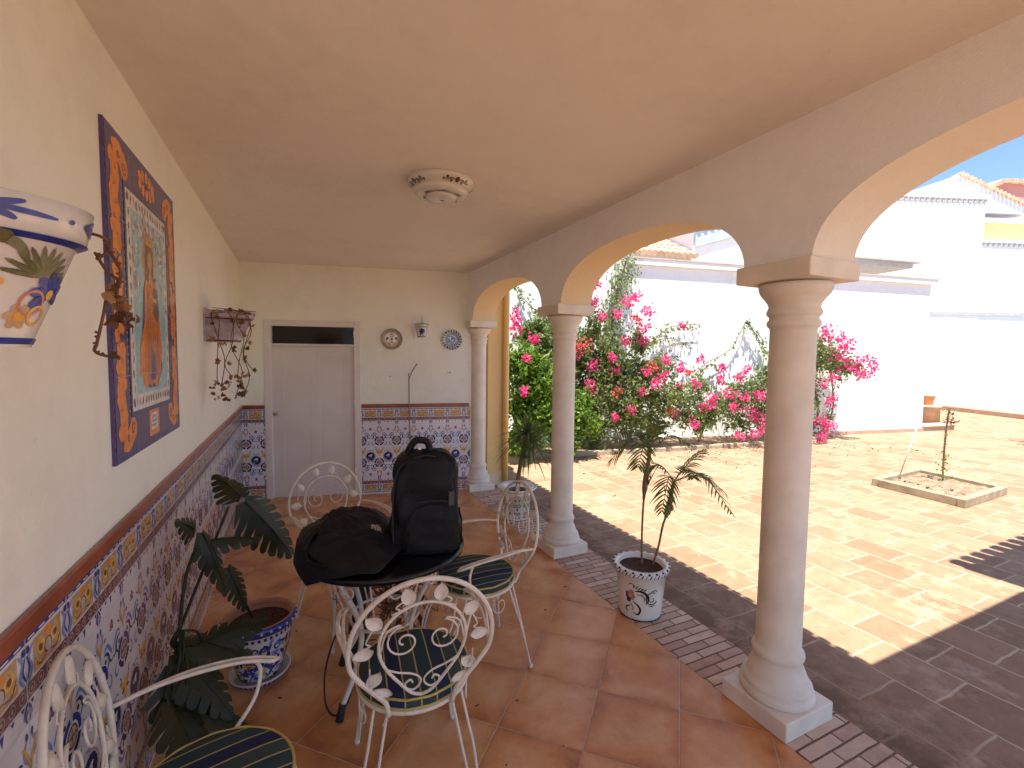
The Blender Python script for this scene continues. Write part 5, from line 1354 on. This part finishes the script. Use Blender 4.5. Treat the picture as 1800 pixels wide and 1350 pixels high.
def mleaf(base, tipdir, nrm, L_, droop=.3, wf=.85, lobes=7, seed=0):
    wf *= 1.15
    rr = random.Random(seed); d = Vector(tipdir).normalized(); n = Vector(nrm); n = (n-d*n.dot(d)).normalized(); s = d.cross(n); B = Vector(base)
    def pt(u, v):            # u along, v across (-1..1), curled
        p = B+d*L_*u+s*L_*wf*.5*v-n*L_*droop*(u*u*.6+abs(v)**1.6*.30); p.z -= .02*abs(v)*rr_; return p
    rr_ = 1
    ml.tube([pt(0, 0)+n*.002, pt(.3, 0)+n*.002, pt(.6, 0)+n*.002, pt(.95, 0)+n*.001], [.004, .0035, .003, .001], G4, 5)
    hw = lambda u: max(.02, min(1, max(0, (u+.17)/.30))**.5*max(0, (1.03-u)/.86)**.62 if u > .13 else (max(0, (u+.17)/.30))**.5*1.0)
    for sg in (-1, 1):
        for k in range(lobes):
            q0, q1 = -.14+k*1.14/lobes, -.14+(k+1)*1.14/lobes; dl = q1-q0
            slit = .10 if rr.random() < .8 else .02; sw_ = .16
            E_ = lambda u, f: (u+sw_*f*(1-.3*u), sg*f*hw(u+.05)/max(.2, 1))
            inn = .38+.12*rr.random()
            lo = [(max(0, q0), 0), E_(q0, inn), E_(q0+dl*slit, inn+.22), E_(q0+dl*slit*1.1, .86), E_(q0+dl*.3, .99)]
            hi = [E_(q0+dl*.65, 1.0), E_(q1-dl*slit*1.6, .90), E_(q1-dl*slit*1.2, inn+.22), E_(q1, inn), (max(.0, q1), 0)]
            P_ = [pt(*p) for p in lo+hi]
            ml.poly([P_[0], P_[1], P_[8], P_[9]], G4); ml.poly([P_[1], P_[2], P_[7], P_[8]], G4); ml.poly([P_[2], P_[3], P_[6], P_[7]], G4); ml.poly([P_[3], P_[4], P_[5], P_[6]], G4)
def W2(p): return Vector(p)-MO
def petiole(a_, b_, c_, r=.006): ms_.tube(smooth_path([W2(a_), W2(b_), W2(c_)], 8), r, G4, 6)
hub = (-.43, 2.12, .56)
petiole((-.20, 2.56, .28), (-.34, 2.40, .36), (-.44, 2.16, .46), .009); petiole((-.44, 2.16, .46), (-.45, 2.12, .52), hub, .012)
petiole(hub, (-.42, 2.22, .74), (-.38, 2.33, .86), .007); petiole(hub, (-.38, 2.26, .70), (-.30, 2.50, .92), .006)
mleaf(W2((-.38, 2.33, .87)), (.40, -.20, -.80), (.75, -.3, .45), .27, .25, .55, 7, 1)
mleaf(W2((-.40, 2.30, .90)), (-.1, -.5, .35), (.7, -.6, .3), .13, .3, .8, 5, 7)
mleaf(W2((-.36, 2.36, .82)), (.95, .1, .0), (.2, -.5, .8), .19, .35, .45, 5, 2)
mleaf(W2((-.24, 2.56, .92)), (.62, .0, -.72), (.55, -.62, .5), .36, .30, .72, 8, 3)
mleaf(W2((-.26, 2.62, .93)), (-.4, .3, .45), (.4, -.6, .6), .18, .3, .9, 6, 4)
petiole((-.20, 2.55, .28), (-.24, 2.48, .45), (-.30, 2.42, .64))
mleaf(W2((-.30, 2.42, .66)), (.35, -.05, -.85), (.6, -.7, .3), .22, .25, .5, 7, 5)
for k, (b_, d_, L_) in enumerate((((-.43, 2.12, .50), (.75, .1, -.25), .34), ((-.43, 2.10, .48), (.6, -.35, -.55), .38), ((-.44, 2.08, .45), (.25, -.35, -.9), .40), ((-.42, 2.05, .42), (.65, -.1, -.75), .42), ((-.45, 2.1, .40), (.35, .15, -.95), .36), ((-.44, 2.0, .36), (.5, -.6, -.55), .34), ((-.36, 2.16, .47), (.9, .3, .1), .30), ((-.40, 2.02, .30), (.8, -.2, -.35), .33))):
    petiole(hub, tuple((Vector(hub)+Vector(b_))/2+Vector((.02, -.02, .03))), b_, .005)
    mleaf(W2(b_), d_, (.45, -.45, .8), L_*.78, .35, .62, 7, 20+k)
ml.build('leaves', mo); ms_.build('stems', mo)

# ---- palm in the white pot
pp = empty('plant_pot', (2.005, 2.255, .001), 0, label='large white pot with red and blue flower painting on the brick strip', cat='plant pot', group='painted pots')
mb = MB(); mb.lathe([(0, 0), (.120, 0), (.130, .008), (.134, .02), (.146, .17), (.156, .285), (.168, .29), (.176, .30), (.178, .318), (.168, .328), (.146, .328), (.142, .31), (.138, .298), (0, .295)], [M_glaze2]*12+[M_soil], 60)
for k in range(44):
    t = 2*pi*k/44; t2 = t+.075
    mb.poly([(.1795*cos(q), .1795*sin(q), z) for q, z in ((t, .300), (t+.04, .297), (t2+.03, .318), (t2, .322))], P('navy') if k % 2 == 0 else P('lblue'))
    mb.lathe([(0, -.006), (.009, -.002), (.009, .005), (0, .008)], M_glaze2 if k % 2 else P('navy'), 6, (.172*cos(t), .172*sin(t), .322))
mb.tube([(.132*cos(t*pi/20), .132*sin(t*pi/20), .007) for t in range(40)], .0035, P('navy'), 6, close=True)
a = Art()                                               # flower cluster facing the camera-left
for k in range(7): a.petal(0, .165, k*51, .034, .026, 'blue' if 2 < k < 6 else 'rose', 1)
a.disc(0, .165, .012, 'orange', 2, 8); a.disc(.012, .19, .014, 'rose', 2, 10); a.disc(-.01, .135, .015, 'navy', 2, 10)
a.stroke([(.03, .20), (.065, .205), (.10, .185), (.112, .15), (.098, .122)], .016, 'black', 1, 5)
a.stroke([(.04, .18), (.07, .18), (.09, .16), (.085, .14)], .007, 'brown', 1)
for k in range(5): a.petal(.02+k*.014, .215-k*.002, 70-k*9, .028, .007, 'black', 1)
a.stroke([(.02, .13), (.05, .11), (.065, .08), (.05, .05), (.02, .058)], .013, 'black', 1, 5); a.stroke([(.0, .12), (.02, .09), (.01, .07)], .006, 'brown', 1)
a.stroke([(-.01, .225), (.0, .245), (.022, .24), (.02, .225)], .006, 'brown', 1); a.stroke([(.0, .10), (-.03, .08), (-.02, .05)], .009, 'black', 1)
emit_round(a, mb, lambda z: .1335+z*.078, radians(204), .145)
a = Art()
a.ring(0, .16, .042, .006, 'black', 1, 60, 330); a.spiral(0, .155, .026, 1.2, .005, 'black', 1, 90, 1); a.stroke([(-.01, .205), (.018, .212), (.032, .20)], .006, 'black', 1); a.stroke([(-.02, .115), (0, .108), (.02, .118)], .005, 'black', 1)
emit_round(a, mb, lambda z: .1335+z*.078, radians(258), .145)
mb.build('pot_body', pp)
pm = empty('potted_palm', (2.005, 2.255, .296), 0, label='slender two stemmed palm with drooping fronds in the white pot', cat='potted palm'); PO = Vector((2.005, 2.255, .296))
ms2 = MB(); s1 = smooth_path([Vector((2.015, 2.26, .296)), Vector((2.0, 2.25, .55)), Vector((2.0, 2.24, .78)), Vector((2.015, 2.235, .95)), Vector((2.03, 2.23, 1.06))], 5)
s2 = smooth_path([Vector((2.10, 2.25, .296)), Vector((2.14, 2.245, .42)), Vector((2.165, 2.24, .55)), Vector((2.205, 2.235, .66)), Vector((2.225, 2.23, .78)), Vector((2.24, 2.23, .84))], 5)
ms2.tube([p-PO for p in s1], [.0065]*10+[.011, .017, .018, .017, .016, .014, .012, .012, .011, .011, .010], M_bark, 8)
ms2.tube([p-PO for p in s2], [.007]*13+[.012, .020, .022, .020, .016, .014, .013, .012, .011, .011, .010, .01, .01], M_bark, 8)
for base, n_ in ((Vector((2.01, 2.235, .88)), 16), (Vector((2.212, 2.235, .70)), 20)):
    for k in range(n_): d = Vector((rnd.gauss(0, .5), rnd.gauss(0, .5), 1)).normalized(); p = base+rv(.012)+Vector((0, 0, rnd.uniform(-.05, .06))); ms2.tube([p-PO, p-PO+d*rnd.uniform(.03, .08)], [.005, .001], M_twig, 4)
ms2.build('stems', pm)
def frond(name, base, tip, up=.10, n=15, L_=.15, lift=.5, mat=G3, fold=.5):
    mb = MB(); b_, t_ = Vector(base)-PO, Vector(tip)-PO; m_ = (b_+t_)/2+Vector((0, 0, up)); q = smooth_path([b_, m_, t_], 12)
    mb.tube(q, [.003]*(len(q)-6)+[.0015]*6, mat, 5); K = len(q)
    for i in range(n):
        t = .22+.78*(i+.5)/n; f = t*(K-1); j = min(K-2, int(f)); p = q[j].lerp(q[j+1], f-j); d = (q[j+1]-q[j]).normalized()
        sd = d.cross(Vector((0, 0, 1))).normalized()
        for s in (-1, 1):
            ln = L_*(sin(pi*min(1, t*.85+.12))**.6)*rnd.uniform(.85, 1.1); w_ = .0062
            dd = (d*.75+sd*s*.8+Vector((0, 0, lift*.2+rnd.gauss(0, .12)))).normalized(); nn = dd.cross(d).normalized(); sw_ = dd.cross(nn); n0 = len(mb.v)
            for c in range(5):
                u = c/4; pt_ = p+dd*ln*u+Vector((0, 0, -.35*ln*u*u*(1+fold*.4))); ww = w_*(sin(pi*min(.97, .12+u*.86)))
                mb.v += [tuple(pt_-sw_*ww), tuple(pt_+sw_*ww)]
            for c in range(4): mb.face([n0+2*c, n0+2*c+1, n0+2*c+3, n0+2*c+2], mat, True)
    mb.build(name, pm)
T1 = (2.03, 2.23, 1.05); T2 = (2.24, 2.23, .84)
for tip, up in (((1.78, 2.05, 1.02), .10), ((1.80, 2.35, .98), .10), ((2.12, 2.25, 1.24), .03), ((2.28, 2.15, 1.10), .08), ((2.0, 2.55, 1.08), .10), ((1.90, 2.2, 1.18), .05)):
    frond('frond', T1, tip, up, 14, .12)
for tip, up in (((2.66, 2.12, .60), .14), ((2.55, 2.35, .80), .09), ((2.42, 2.16, 1.05), .02), ((2.04, 2.12, .70), .12), ((2.45, 2.0, .80), .09), ((2.06, 2.3, .92), .07)):
    frond('frond', T2, tip, up, 14, .12)
